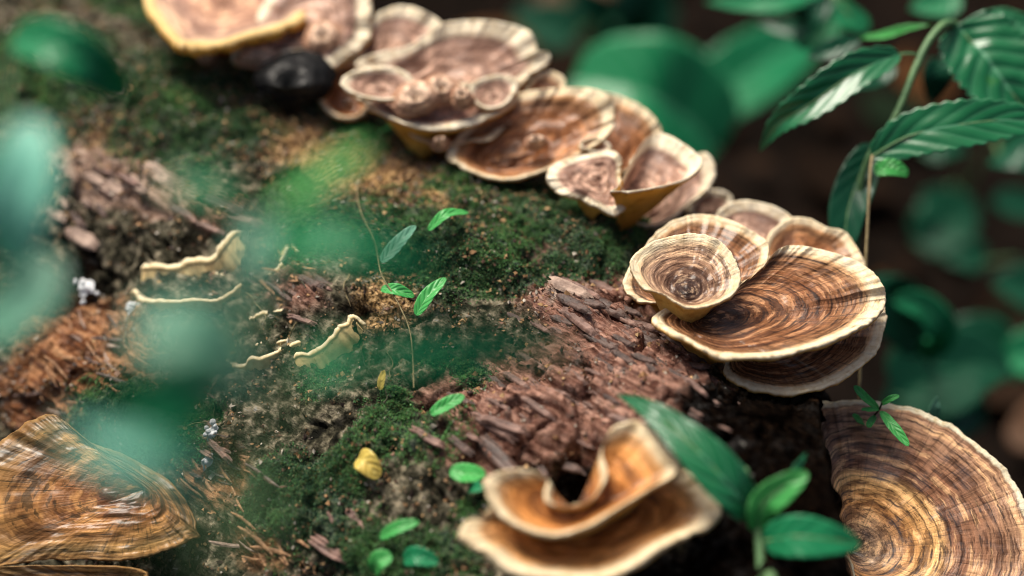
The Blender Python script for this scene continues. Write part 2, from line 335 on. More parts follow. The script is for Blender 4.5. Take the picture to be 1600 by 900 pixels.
M_TWIG = mat_plain("tan_dry_stem", (0.12, 0.09, 0.04), (0.30, 0.24, 0.12), 500, 0.7)
M_DARKSTEM = mat_plain("dark_stem", (0.02, 0.022, 0.012), (0.06, 0.055, 0.03), 300, 0.7)
M_LOG = mat_log()
M_MOSS = mat_attrcol("moss_green", 0.65, 0.4)
M_CRUMB = mat_attrcol("bark_crumb", 0.7)
M_PLATE = [mat_plain("bark_plate_brown", (0.045, 0.022, 0.018), (0.27, 0.16, 0.125), 260, 0.55, 0.0012),
           mat_plain("bark_plate_dark", (0.018, 0.011, 0.009), (0.12, 0.07, 0.055), 260, 0.5, 0.0012),
           mat_plain("bark_plate_pale", (0.13, 0.08, 0.06), (0.45, 0.33, 0.26), 260, 0.65, 0.0012)]
M_SPLINT = mat_plain("orange_splinter", (0.10, 0.04, 0.02), (0.45, 0.25, 0.12), 300, 0.65, 0.0008)
M_LICHEN = mat_plain("white_lichen", (0.35, 0.38, 0.40), (0.80, 0.82, 0.84), 350, 0.8, 0.001)

# ================================================================== the setting: ground
def build_ground():
    n = 90; e = np.concatenate([-np.geomspace(6000, 90, 12), np.linspace(-80, 80, 66), np.geomspace(90, 6000, 12)])
    X, Y = np.meshgrid(e, e + 70, indexing='ij')
    P = np.stack([X, Y, 0 * X], -1)
    Z = 2.0 * fbm(P * 0.03 + 11, 4, 3) + 0.7 * fbm(P * 0.2, 3, 5) - 0.8
    P[..., 2] = Z
    o = obj("ground", P.reshape(-1, 3), grid_faces(len(e), len(e)), mat_ground())
    tag(o, kind='structure'); return o
build_ground()

# ================================================================== the log
PSI = math.radians(41.0); LOGR = 18.0
AX = np.array([math.cos(PSI), -math.sin(PSI), 0.0])
def _axis():
    r = ray(1150, 385); T = CAM + r * 67.5
    n = nrm(np.cross(AX, r)); n = n if n @ UY < 0 else -n
    return T + LOGR * n
Q0 = _axis()
E1 = np.array([0, 0, 1.0]); E2 = np.cross(AX, E1)     # up, and sideways
if E2[1] > 0: E2 = -E2                                # E2 points towards the camera side
def log_base(t, ph, r=None):
    r = LOGR if r is None else r
    t = np.asarray(t)[..., None]; ph = np.asarray(ph)[..., None]; r = np.asarray(r)[..., None]
    return Q0 + AX * t + r * (np.cos(ph) * E1 + np.sin(ph) * E2)
def log_hit(px, py):
    d = ray(px, py); o = CAM - Q0
    d1 = d - (d @ AX)[..., None] * AX; o1 = o - (o @ AX) * AX
    A = (d1 * d1).sum(-1); B = 2 * (d1 @ o1); C = o1 @ o1 - LOGR ** 2
    D = np.maximum(B * B - 4 * A * C, 0); k = (-B - np.sqrt(D)) / (2 * A)
    p = CAM + d * k[..., None]; q = p - Q0
    return q @ AX, np.arctan2(q @ E2, q @ E1), k
def blobs(px, py, L):
    o = np.zeros_like(px)
    for cx, cy, rx, ry, wt, *ang in L:
        a = math.radians(ang[0]) if ang else 0
        x, y = px - cx, py - cy; x, y = x * math.cos(a) + y * math.sin(a), -x * math.sin(a) + y * math.cos(a)
        o = np.maximum(o, wt * np.exp(-((x / rx) ** 2 + (y / ry) ** 2) * 0.7))
    return o
MOSS = [(50, 120, 130, 75, 1), (160, 190, 120, 60, .62), (300, 175, 120, 70, 1, 20), (260, 220, 70, 50, 1.1), (420, 150, 140, 45, .75, 25), (220, 25, 70, 24, 1, 20), (380, 215, 60, 60, .85),
        (610, 370, 150, 60, .75), (720, 290, 60, 24, 1), (790, 325, 110, 40, 1.05, 15), (920, 365, 100, 40, 1.15, 10), (700, 400, 130, 50, 1), (500, 340, 130, 60, .62), (850, 420, 90, 24, .8, -10), (560, 600, 130, 50, .55),
        (650, 690, 110, 70, .75), (500, 790, 130, 90, .75), (610, 860, 130, 60, .8), (240, 650, 130, 70, .75), (720, 560, 80, 40, .7), (590, 215, 45, 22, .9), (640, 245, 30, 14, .9), (760, 800, 60, 60, .7)]
WOOD = [(960, 500, 160, 80, 1.1, 40), (870, 620, 180, 90, 1.1), (1080, 590, 120, 90, 1, 40), (760, 690, 100, 50, .9), (970, 430, 90, 30, .9), (1000, 720, 130, 60, .95), (470, 460, 60, 60, .6), (350, 350, 60, 30, .8)]
TAN = [(560, 262, 190, 50, 1.0, 20), (700, 320, 60, 24, .8, 15), (330, 90, 60, 24, .6, 30), (530, 235, 70, 36, .9), (470, 205, 60, 26, .7), (600, 470, 60, 50, .6), (360, 110, 40, 24, .6), (170, 215, 60, 26, .5), (680, 310, 60, 30, .7)]
PALE = [(230, 200, 60, 26, .62, 20), (120, 215, 60, 26, .6), (340, 120, 50, 24, .6, 30), (60, 25, 60, 20, .7), (430, 170, 60, 22, .5, 30), (190, 285, 110, 44, 1.05, 25), (250, 320, 70, 36, .8), (890, 455, 50, 30, .7), (340, 640, 40, 60, .4)]
SHRED = [(130, 555, 100, 95, 1.1, 30), (60, 620, 70, 60, 1), (340, 740, 70, 60, .7), (420, 850, 80, 60, .6)]
CHAR_DARK = [(1210, 650, 120, 60, 1.5), (1250, 780, 130, 160, 1.5), (1150, 620, 60, 40, 1.0), (110, 420, 40, 110, .6, 40), (900, 740, 50, 26, .9), (560, 480, 60, 30, .5), (1130, 870, 160, 60, 1)]  # near-black tint: charred end, plus dark patches elsewhere on the log
BUMPS = [(250, 210, 110, 60, 1.6, 20), (180, 290, 110, 44, 1.3, 25), (350, 355, 75, 34, 1.5), (900, 365, 120, 40, 1.1, 8), (700, 400, 120, 50, .7), (60, 130, 90, 60, 1.3), (880, 470, 80, 40, .9, 30), (1010, 560, 70, 120, .6, -40), (820, 640, 120, 60, .7), (480, 470, 60, 60, .9), (360, 700, 60, 60, .9)]
DIPS = [(150, 430, 90, 60, 1.4, 40), (280, 520, 90, 60, 1.2), (340, 400, 60, 24, 1.2), (500, 560, 60, 60, 1.0), (800, 440, 90, 16, .9, -8), (200, 240, 60, 14, 1.3, 10), (900, 740, 70, 30, 1.6), (430, 620, 60, 50, .9), (90, 700, 80, 60, 1.2), (720, 445, 70, 16, .6), (740, 590, 50, 30, .8)]
SHOULDER = [(1190, 490, 120, 80, 3.0, 25), (1260, 430, 140, 60, 3.0, 30), (1090, 470, 60, 50, 1.2, 30), (1010, 820, 110, 70, 1.8)]
T_L, _, _ = log_hit(np.array(-120.), np.array(100.))
END_O = at(np.array(1262.), np.array(640.), np.array(57.5))       # a point of the broken end
END_N = nrm(np.array([1.0, -0.02, 0.10]))                         # oblique break: faces right
def t_end(ph):
    P0 = log_base(0 * ph, ph)
    return ((END_O - P0) @ END_N) / (AX @ END_N)
def log_surface(t, ph):
    """displaced surface point + masks at log coordinates"""
    B = log_base(t, ph); px, py, d = to_px(B)
    outn = np.cos(ph)[..., None] * E1 + np.sin(ph)[..., None] * E2
    front = sstep(0.0, -0.15, (outn * nrm(B - CAM)).sum(-1))
    L = np.stack([t, ph * LOGR, 0 * t], -1)
    M = {k: blobs(px, py, v) * front for k, v in (('moss', MOSS), ('wood', WOOD), ('tan', TAN), ('pale', PALE), ('shred', SHRED), ('char_dark', CHAR_DARK))}
    M['moss'] = np.maximum(M['moss'], (1 - front) * (0.4 + 0.5 * fbm(L * .1 + 4, 3, 77)))
    b = blobs(px, py, BUMPS) - blobs(px, py, DIPS)
    r = LOGR + 0.55 * fbm(L * 0.10, 3, 1) + 0.55 * b * front - blobs(px, py, SHOULDER)
    G = L * np.array([0.22, 1.0, 1]); wob = 0.5 * noise(L * 0.4, 31)[..., None]
    g = ridged(G * 0.55 + wob, 4, 11)
    gf = ridged(G * 1.9 + wob, 3, 12)
    ww = np.clip(M['wood'] + M['shred'] + .6 * M['pale'] + M['char_dark'] * .7 + 0.25, 0, 1)
    r = r + ww * (0.42 * (g - .35) + 0.16 * (gf - .35))
    # flaky steps along the grain
    st = fbm(G * np.array([1.2, .9, 1]) * .5 + 5, 3, 21); r = r + ww * 0.22 * (np.floor(st * 5) / 5 + 0.3 * sstep(.2, .8, st * 5 - np.floor(st * 5)))
    r = r + 0.22 * fbm(L * 0.9, 3, 41) + 0.20 * fbm(L * 2.4, 3, 51) + 0.09 * fbm(L * 6.5, 2, 61)
    cr = sstep(.82, .97, 1 - np.abs(noise(G * np.array([1.6, .8, 1]) + wob * 1.6 + 17, 66))); r = r - (0.28 + .25 * M['wood'].clip(0, 1)) * cr * (1 - .5 * M['moss'].clip(0, 1))
    pit = noise(L * 0.8 + 3, 71); r = r - 0.3 * sstep(0.5, 0.75, pit) * ww
    mm = sstep(.3, .75, M['moss'] + .35 * fbm(L * .55, 3, 81)); r = r + mm * (0.06 + 0.32 * np.abs(noise(L * 0.9, 91)) + 0.12 * noise(L * 3, 92))
    M['mm'] = mm
    return log_base(t, ph, r), M, L, r
log = empty("fallen_log", log_base(np.array(0.), np.array(0.)) * np.array([1, 1, 0]) , "thick rotting fallen log with mossy bark and a charred broken end", "log")
def build_log():
    ph_d = np.linspace(math.radians(-42), math.radians(122), 760)
    ph_c = np.linspace(math.radians(122), math.radians(318), 60)[1:-1]
    PHI = np.concatenate([ph_d, ph_c]); m = len(PHI)
    te = t_end(PHI)
    s = np.concatenate([np.linspace(-90, T_L - 1, 40)[:-1], np.linspace(T_L - 1, 0, 640)])   # second part is rescaled to the end per angle
    n = len(s); S, PH = np.meshgrid(s, PHI, indexing='ij')
    a = (S - (T_L - 1)) / (0 - (T_L - 1))
    T = np.where(a <= 0, S, (T_L - 1) + a * (te[None, :] - (T_L - 1)))
    jag = 0.5 * fbm(np.stack([PHI * LOGR * .8, 0 * PHI, 0 * PHI], -1), 4, 9); T = T + np.clip(a, 0, 1) ** 4 * jag
    V, M, L, r = log_surface(T, PH)
    A = {'mask': ('FLOAT_VECTOR', np.stack([M['mm'] * .55 + M['moss'] * .45, M['wood'], M['tan']], -1).reshape(-1, 3)),
         'mask2': ('FLOAT_VECTOR', np.stack([M['char_dark'], M['pale'], M['shred']], -1).reshape(-1, 3)),
         'logco': ('FLOAT_VECTOR', np.stack([L[..., 0], L[..., 1], r], -1).reshape(-1, 3))}
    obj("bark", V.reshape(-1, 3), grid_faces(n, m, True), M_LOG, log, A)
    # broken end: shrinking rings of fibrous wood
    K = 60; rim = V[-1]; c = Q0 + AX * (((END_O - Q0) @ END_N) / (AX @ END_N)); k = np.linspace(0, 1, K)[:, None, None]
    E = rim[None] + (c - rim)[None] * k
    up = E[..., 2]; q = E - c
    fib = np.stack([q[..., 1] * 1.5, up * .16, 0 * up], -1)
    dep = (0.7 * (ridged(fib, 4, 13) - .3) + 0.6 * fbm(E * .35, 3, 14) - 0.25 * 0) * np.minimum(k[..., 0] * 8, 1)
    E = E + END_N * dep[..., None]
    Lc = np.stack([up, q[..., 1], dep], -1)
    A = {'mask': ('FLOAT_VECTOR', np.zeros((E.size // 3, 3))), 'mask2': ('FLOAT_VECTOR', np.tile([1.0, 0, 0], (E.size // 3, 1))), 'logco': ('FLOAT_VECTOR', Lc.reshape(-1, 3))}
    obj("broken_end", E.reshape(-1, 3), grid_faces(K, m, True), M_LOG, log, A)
    return V, M, PHI, T
LV, LMK, LPH, LT = build_log()
def log_point(px, py, lift=0.0):
    t, ph, k = log_hit(np.array(float(px)), np.array(float(py)))
    P, _, _, _ = log_surface(np.array([t]), np.array([ph])); n = math.cos(ph) * E1 + math.sin(ph) * E2
    return P[0] + n * lift, n
def log_down(p, sink=0.3):
    """point just under the log's surface nearest to p"""
    q = p - Q0; t = q @ AX; t = min(t, float(t_end(np.array([np.arctan2(q @ E2, q @ E1)]))[0]) - 1.0); ph = np.arctan2(q @ E2, q @ E1)
    P, _, _, r = log_surface(np.array([t]), np.array([ph])); n = math.cos(ph) * E1 + math.sin(ph) * E2
    return P[0] - n * sink

# loose bark plates and splinters (parts of the log)
def plate_mesh(k, L, Wd, H):
    n, m = 12, 8; u = np.linspace(-1, 1, n); v = np.linspace(-1, 1, m); U, Vv = np.meshgrid(u, v, indexing='ij')
    e = 1 + .25 * noise(np.stack([U * 2, Vv * 2, U * 0 + k * 9.1], -1), 5)
    X = U * L * (1 + .18 * noise(np.stack([0 * U, Vv * 2.5, U * 0 + k], -1), 6)) ; Y = Vv * Wd * (1 - .45 * np.abs(U) ** 3) * e
    f = np.minimum(1, 3.2 * (1 - np.maximum(np.abs(U), np.abs(Vv))) )
    Z = H * f * (0.8 + .7 * fbm(np.stack([U * 2, Vv * 5, U * 0 + k * 3.3], -1), 3, 8)) + .2 * H * U - .35 * H * (1 - f)
    V = np.stack([X, Y, Z], -1).reshape(-1, 3)
    return mesh("bark_plate", V, grid_faces(n, m))
def frame_at(px, py, spin, lift, tilt=0.0):
    P, n = log_point(px, py, lift); x = nrm(AX * math.cos(spin) + np.cross(n, AX) * math.sin(spin)); x = nrm(x + n * tilt); y = nrm(np.cross(n, x)); z = np.cross(x, y)
    return P, np.stack([x, y, z], 1)
from mathutils import Matrix
def place(me, name, P, Rm, parent, sc=1.0, mat=None):
    o = bpy.data.objects.new(name, me); COL.objects.link(o); o.parent = parent
    Mx = Matrix.Identity(4)
    for i in range(3):
        for j in range(3): Mx[i][j] = Rm[i, j] * sc
        Mx[i][3] = P[i] * CM - world_loc(parent)[i]
    o.matrix_basis = Mx
    return o
def build_plates():
    var = [plate_mesh(k, 1.0, .20 + .07 * (k % 3), .15) for k in range(9)]
    for k, me in enumerate(var): me.materials.append(M_PLATE[k % 3])
    r = np.random.default_rng(3)
    spots = []
    for cx, cy, rx, ry, n, pal in [(960, 500, 120, 60, 30, (0, 1)), (860, 620, 140, 60, 30, (0, 0, 1)), (1080, 590, 80, 70, 22, (0, 1)), (780, 690, 90, 36, 12, (0, 1)), (1010, 700, 70, 40, 10, (0, 1)), (185, 285, 90, 32, 14, (2, 2, 0)), (350, 355, 55, 24, 9, (0, 1)), (130, 350, 50, 60, 8, (2, 1)), (470, 470, 40, 40, 7, (0, 1)), (340, 700, 40, 50, 8, (0, 1)), (530, 830, 60, 50, 5, (0,)), (880, 455, 50, 24, 6, (2, 0))]:
        for _ in range(n): spots.append((cx + r.normal() * rx * .6, cy + r.normal() * ry * .6, pal[r.integers(len(pal))]))
    for px, py, pal in spots:
        k = pal + 3 * r.integers(3); P, Rm = frame_at(px, py, r.normal() * .16, r.uniform(-.06, .03), r.normal() * .06)
        place(var[k], "bark_plate", P, Rm, log, np.exp(r.normal(-.62, .40)))
    sp = []
    for k in range(5):
        L = 1.0; z = np.linspace(0, 1, 7); Pp = np.stack([z * 2 - 1, .06 * np.sin(z * 4 + k), .05 * np.cos(z * 5 + k)], -1)
        V, F = tube(Pp, [.04, .10, .08, .10, .03], 5); V[:, 2] *= .5
        me = mesh("splinter", V, F, None, False); me.materials.append(M_SPLINT if k % 2 == 0 else M_PLATE[1 if k == 1 else 2]); sp.append(me)
    for cx, cy, rx, ry, n in [(130, 555, 90, 80, 26), (60, 620, 50, 50, 9), (360, 745, 50, 40, 16), (450, 450, 40, 40, 10), (420, 850, 60, 40, 16)]:
        for _ in range(n):
            px, py = cx + r.normal() * rx * .55, cy + r.normal() * ry * .55
            P, Rm = frame_at(px, py, r.normal() * .3, r.uniform(-.05, .12), r.normal() * .14)
            place(sp[r.integers(5)], "splinter", P, Rm, log, r.uniform(.35, .95))
build_plates()
def build_rootlets():
    r = np.random.default_rng(41)
    for k in range(34):
        cx, cy = [(540, 320), (500, 250), (620, 440), (450, 480), (700, 330), (330, 700), (250, 260), (560, 620)][k % 8]
        x, y = cx + r.normal() * 45, cy + r.normal() * 30; a = r.uniform(0, 6.28); P = []
        for q in range(7):
            P.append(log_point(x, y, .06 + .10 * abs(r.normal()))[0]); a += r.normal() * .55; x += math.cos(a) * 11; y += math.sin(a) * 9
        V, F = tube(P, [.028, .022, .010], 5, 22); obj("rootlet", V, F, M_DARKSTEM if k % 3 else M_TWIG, log)
build_rootlets()
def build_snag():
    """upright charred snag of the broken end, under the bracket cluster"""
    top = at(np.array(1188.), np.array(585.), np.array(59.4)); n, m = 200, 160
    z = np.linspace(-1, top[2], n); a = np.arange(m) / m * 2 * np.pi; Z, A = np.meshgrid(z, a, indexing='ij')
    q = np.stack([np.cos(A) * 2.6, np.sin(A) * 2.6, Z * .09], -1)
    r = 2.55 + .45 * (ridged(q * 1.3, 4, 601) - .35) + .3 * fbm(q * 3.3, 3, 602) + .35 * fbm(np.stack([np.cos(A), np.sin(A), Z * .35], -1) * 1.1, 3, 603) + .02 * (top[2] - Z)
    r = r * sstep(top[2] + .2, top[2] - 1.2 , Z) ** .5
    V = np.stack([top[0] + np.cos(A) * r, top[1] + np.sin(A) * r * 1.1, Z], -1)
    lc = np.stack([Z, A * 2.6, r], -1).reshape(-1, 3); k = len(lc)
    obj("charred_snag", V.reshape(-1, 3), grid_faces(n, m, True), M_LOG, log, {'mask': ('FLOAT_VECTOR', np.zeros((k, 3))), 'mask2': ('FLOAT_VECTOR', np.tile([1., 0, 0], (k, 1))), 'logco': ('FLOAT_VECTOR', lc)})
build_snag()

# ================================================================== bracket fungi
NB = 0
def bracket(label, rim, org, anchor, depth, n, style, t=0.28, T=0.9, bulge=-0.25, drop=0.3, wave=0.10, waves=9, NR=44, NS=200, group=None, ridge=0.05, stalk=True, edgen=0.020, name="bracket_fungus", flare=0.0, lumps=0.12, keep=4.0):
    """a shelf grown outward from org to the rim; rim, org, anchor in photograph pixels, laid on a real plane of normal n"""
    global NB; NB += 1; sd_ = 100 + NB * 7
    n = nrm(np.array(n, float))
    if depth is None or depth < 5: depth = float(to_px(log_point(*org)[0])[2]) - (depth or 0.4)
    A0 = at(np.array(float(anchor[0])), np.array(float(anchor[1])), np.array(float(depth)))
    R = catmull(np.array(rim, float), NS, True); a = np.arange(NS) / NS * 2 * np.pi
    cs = np.stack([np.cos(a), np.sin(a), 0 * a], -1)
    wv = wave * (fbm(cs * waves / 4 + sd_, 3, sd_) + .22 * fbm(cs * waves * 1.6 + sd_, 2, sd_ + 6))
    c2 = R.mean(0); R = c2 + (R - c2) * (1 + edgen * (fbm(cs * 7 + sd_, 3, sd_ + 1) + .5 * fbm(cs * 24 + sd_, 2, sd_ + 5)))[:, None]
    def hit(P2, off):
        d = ray(P2[..., 0], P2[..., 1]); return CAM + d * ((((A0 + n * np.asarray(off)[..., None]) - CAM) * n).sum(-1) / (d @ n))[..., None]
    rimP = hit(R, wv)
    O = hit(np.array(org, float), np.array(-drop))
    s = np.linspace(0, 1, NR) ** 0.85
    S, TH = np.meshgrid(s, a, indexing='ij')
    fk = np.fft.rfft(rimP, axis=0); fk = fk * np.exp(-(np.arange(len(fk)) / keep) ** 2)[:, None]; rimS = np.fft.irfft(fk, NS, axis=0)
    w3 = (S ** 2.5)[..., None]
    base = O + (rimS[None] * (1 - w3) + rimP[None] * w3 - O) * S[..., None]
    C3 = np.stack([S * 9, np.cos(TH) * 1.2, np.sin(TH) * 1.2], -1)
    rg = ridge * (fbm(C3 + sd_, 3, sd_ + 2)) * np.minimum(S * 4, 1) * (1 - .6 * S)
    lump = lumps * fbm(base * 0.9, 3, sd_ + 3) * np.sin(S * np.pi)
    h = bulge * 4 * S * (1 - S) + rg + lump + flare * S ** 4
    rad = nrm(rimP - O); rad = nrm(rad - (rad @ n)[:, None] * n)
    top = base + n * (h * 1.0)[..., None] - n * (flare * S ** 4)[..., None]
    # rounded margin
    ths = np.linspace(0, np.pi, 8)[1:-1]; tr = t * (1 + .25 * noise(cs * 6 + sd_, sd_ + 4))
    edge = np.stack([top[-1] + rad * (np.sin(q) * tr * .45)[:, None] - n * ((1 - np.cos(q)) * .5 * tr)[:, None] for q in ths], 0)
    sb = s[::-1]; SB = sb[:, None]
    thick = tr[None] + (T - t) * (1 - SB) ** 1.5
    bot = top[::-1] - n * thick[..., None]
    apex = log_down(O) if stalk else O - n * T
    dv = apex - (O - n * T)
    bot = bot + dv * (np.clip(1 - SB / .92, 0, 1) ** 1.5)[..., None]
    V = np.concatenate([top, edge, bot], 0); nr = len(V)
    g_s = np.concatenate([s, np.ones(len(edge)), sb]); side = np.concatenate([0 * s, np.linspace(.05, 1, len(edge)), 0 * s + 1])
    grow = np.stack([np.broadcast_to(g_s[:, None], (nr, NS)), np.broadcast_to(np.cos(a), (nr, NS)), np.broadcast_to(np.sin(a), (nr, NS))], -1)
    side = np.broadcast_to(side[:, None], (nr, NS))
    # normals once for the whole body so that the seams between parts stay smooth
    root = empty(name, apex, label, "fungus", group)
    k1 = int(np.searchsorted(s, 0.94)); k2 = NR + len(edge)
    for nm, i0, i1 in (("cap", 0, k1 + 1), ("rim", k1, k2 + 1), ("underside", k2, nr)):
        v = V[i0:i1]
        o = obj(nm, v.reshape(-1, 3), grid_faces(i1 - i0, NS, True), FM[style], root,
                {'grow': ('FLOAT_VECTOR', grow[i0:i1].reshape(-1, 3)), 'side': ('FLOAT', side[i0:i1].ravel())})
    return root
UP = (0, 0, 1)
# --- the sharp cluster by the log's end
bracket("large wavy fan bracket, glossy brown zones, cream rim, holding the small cup fungus", [(1026, 497), (1060, 520), (1110, 548), (1160, 556), (1215, 553), (1270, 540), (1325, 518), (1362, 497), (1380, 472), (1379, 447), (1362, 424), (1330, 405), (1290, 392), (1245, 384), (1212, 392), (1190, 420), (1160, 440), (1110, 450), (1060, 470)],
        (1096, 500), (1200, 470), 56.4, (0.10, -0.12, 1), 'main', t=.28, T=1.0, bulge=-.2, drop=.35, wave=.5, waves=8, NR=80, NS=360, ridge=.09)
bracket("shaded dark brown bracket hanging directly beneath the large wavy fan", [(1133, 575), (1150, 593), (1190, 606), (1240, 611), (1290, 600), (1335, 575), (1368, 545), (1380, 510), (1378, 480), (1340, 470), (1260, 480), (1180, 510), (1145, 545)],
        (1190, 520), (1260, 560), 56.6, (0.10, -0.10, 1), 'main', t=.24, T=.8, bulge=-.15, drop=.3, wave=.25, NR=60, NS=280)
bracket("small round pale cup fungus with dark centre resting on the large wavy fan", [(986, 412), (1000, 392), (1030, 375), (1070, 366), (1105, 368), (1132, 384), (1150, 412), (1155, 440), (1140, 462), (1110, 476), (1075, 479), (1055, 470), (1035, 458), (1005, 448)],
        (1074, 458), (1075, 420), 55.9, (0.04, -0.25, 1), 'cup', t=.16, T=.5, bulge=-.16, drop=.28, wave=.16, waves=6, NR=64, NS=280, ridge=.06)
bracket("brown streaked bracket with thin dark edge directly behind the small pale cup", [(1010, 385), (1028, 362), (1060, 342), (1095, 335), (1135, 342), (1170, 358), (1198, 380), (1198, 405), (1185, 430), (1165, 448), (1120, 462), (1060, 470), (1000, 470), (975, 440)],
        (1075, 452), (1110, 395), 58.8, (0.02, -0.15, 1), 'main', t=.14, T=.7, bulge=-.2, drop=.4, wave=.2, NR=60, NS=280)
bracket("grey brown bracket with folded rim behind the brown streaked bracket", [(1118, 352), (1130, 325), (1160, 314), (1200, 320), (1232, 336), (1236, 352), (1224, 372), (1206, 388), (1170, 400), (1130, 390)],
        (1165, 385), (1180, 350), 62.0, (0.05, -0.3, 1), 'pale', t=.18, T=.6, drop=.3, NR=36, NS=160)
bracket("brown bracket with broad cream rim behind the large wavy fan", [(1200, 375), (1228, 345), (1262, 342), (1290, 355), (1318, 362), (1336, 385), (1350, 412), (1340, 432), (1300, 440), (1240, 430), (1205, 410)],
        (1235, 415), (1275, 385), 60.8, (0.10, -0.3, 1), 'rust', t=.2, T=.6, drop=.3, NR=40, NS=180)
bracket("tiny tan bracket tucked behind the blurred funnel pair", [(1080, 330), (1092, 305), (1118, 297), (1140, 306), (1136, 322), (1110, 338)], (1105, 332), (1110, 318), 65.0, (0, -.4, 1), 'pale', drop=.2, NR=20, NS=90, T=.4)
bracket("pale pink bracket low behind the yellow bottomed fan", [(985, 330), (1010, 290), (1060, 255), (1100, 240), (1116, 262), (1108, 290), (1075, 320), (1040, 345), (1005, 350)], (1015, 335), (1060, 300), 63.8, (.1, -.5, 1), 'pale', drop=.3, NR=28, NS=120)
# --- ridge row
bracket("pale wrinkled fan with yellow underside at the end of the ridge row", [(966, 290), (985, 255), (1005, 222), (1030, 208), (1060, 220), (1085, 238), (1096, 250), (1086, 268), (1060, 282), (1020, 292), (985, 297), (955, 297)],
        (985, 288), (1035, 255), 61.3, (0.08, 0.10, 1), 'pale', t=.16, T=.7, bulge=-.45, drop=1.1, wave=.12, NR=44, NS=200, ridge=.12)
bracket("small lobed bracket with a stubby pale knob beside the moss", [(858, 280), (866, 258), (895, 248), (925, 240), (955, 236), (970, 250), (966, 275), (974, 300), (975, 322), (958, 334), (935, 322), (905, 308), (875, 300)],
        (935, 290), (915, 280), 61.2, (-0.05, -0.35, 1), 'pale', t=.22, T=.7, bulge=.15, drop=.1, wave=.25, waves=14, NR=40, NS=180, ridge=.2)
bracket("rust brown funnel fungus with curled right rim in the ridge row", [(700, 238), (740, 190), (800, 150), (850, 140), (885, 136), (925, 140), (952, 155), (958, 180), (952, 205), (925, 228), (895, 246), (850, 264), (805, 278), (765, 276), (725, 262)],
        (780, 250), (850, 210), 63.4, (-.12, -.42, 1), 'rust', t=.2, T=.9, bulge=-.3, drop=.45, wave=.4, waves=8, NR=44, NS=200, ridge=.22)
bracket("pale fan with broad white rim behind the rust brown funnel", [(890, 220), (915, 150), (950, 146), (990, 160), (1016, 178), (1032, 205), (1020, 240), (985, 265), (940, 270), (900, 255)],
        (940, 255), (965, 210), 64.8, (.08, -.5, 1), 'rust', t=.16, T=.8, bulge=-.25, drop=.35, wave=.3, NR=36, NS=160)
bracket("small brown lobe between the pale rosette and the rust brown funnel", [(820, 150), (835, 122), (858, 112), (880, 124), (876, 145), (850, 168), (815, 190), (800, 175)], (825, 172), (845, 145), 65.2, (.1, -.4, 1), 'rust', drop=.3, NR=24, NS=110, T=.5)
bracket("pale front cup of the rosette with lobed white lip", [(541, 128), (550, 112), (585, 103), (625, 108), (640, 125), (665, 140), (700, 132), (740, 128), (775, 120), (800, 122), (808, 140), (796, 165), (760, 184), (715, 197), (670, 201), (630, 192), (600, 178), (578, 170), (572, 160), (558, 150)],
        (665, 168), (680, 160), 63.9, (-.04, -.22, 1), 'pale', t=.2, T=1.0, bulge=-.12, drop=.2, wave=.4, waves=14, NR=50, NS=260, ridge=.3, edgen=.02)
bracket("thin frilled brown lip just under the pale front cup", [(640, 205), (690, 226), (735, 219), (765, 216), (790, 195), (818, 175), (832, 142), (820, 130), (760, 150), (690, 170)], (700, 180), (745, 190), 64.4, (0, -.2, 1), 'rust', t=.14, T=.7, drop=.3, wave=.2, waves=20, NR=34, NS=180)
bracket("big pale rear fan of the rosette with thick white rim", [(558, 100), (590, 84), (640, 72), (672, 50), (700, 36), (745, 32), (795, 38), (828, 52), (838, 78), (855, 82), (852, 100), (828, 115), (812, 132), (770, 150), (700, 160), (630, 150), (580, 120)],
        (680, 150), (700, 95), 65.6, (0, -.55, 1), 'pale', t=.2, T=.9, bulge=-.25, drop=.4, wave=.45, waves=9, NR=44, NS=220, ridge=.16)
bracket("whitish lobed fan left behind the rosette", [(560, 95), (570, 55), (590, 24), (625, 10), (660, 18), (690, 40), (680, 70), (640, 95), (595, 110)], (600, 95), (625, 60), 67.2, (-.05, -.6, 1), 'pale', t=.18, T=.8, bulge=-.1, drop=.25, wave=.3, NR=32, NS=140)
bracket("pink lobed bracket above the blackened bracket", [(400, 30), (440, -30), (520, -50), (572, -20), (576, 30), (572, 60), (540, 88), (515, 102), (480, 80), (430, 85), (375, 98), (365, 80), (395, 62)], (470, 60), (480, 40), 67.0, (-.05, -.45, 1), 'pale', t=.26, T=.8, bulge=.2, drop=.1, wave=.4, waves=14, NR=40, NS=200, ridge=.35, edgen=.03)
bracket("pinkish fan with ochre underside lip next to the mossy hump", [(277, 62), (290, 66), (345, 64), (395, 50), (445, 36), (470, 20), (480, -30), (420, -70), (320, -80), (240, -40), (235, 5), (258, 40)], (350, -10), (370, 10), 67.6, (-.02, .12, 1), 'ochre', t=.55, T=1.2, bulge=-.3, drop=.4, wave=.15, NR=40, NS=180, ridge=.2)
bracket("blackened rounded bracket between pink bracket and mossy log", [(400, 120), (425, 96), (465, 80), (500, 84), (518, 105), (515, 130), (495, 148), (450, 150), (415, 140)], (450, 142), (465, 115), 65.6, (.05, -.5, 1), 'black', t=.4, T=1.0, bulge=.45, drop=-.1, NR=30, NS=120, ridge=.03)
bracket("rust bracket wedged between pink bracket and rosette", [(500, 150), (520, 110), (548, 92), (575, 100), (580, 140), (565, 175), (530, 180)], (545, 165), (545, 140), 66.2, (0, -.4, 1), 'rust', drop=.4, NR=24, NS=100)
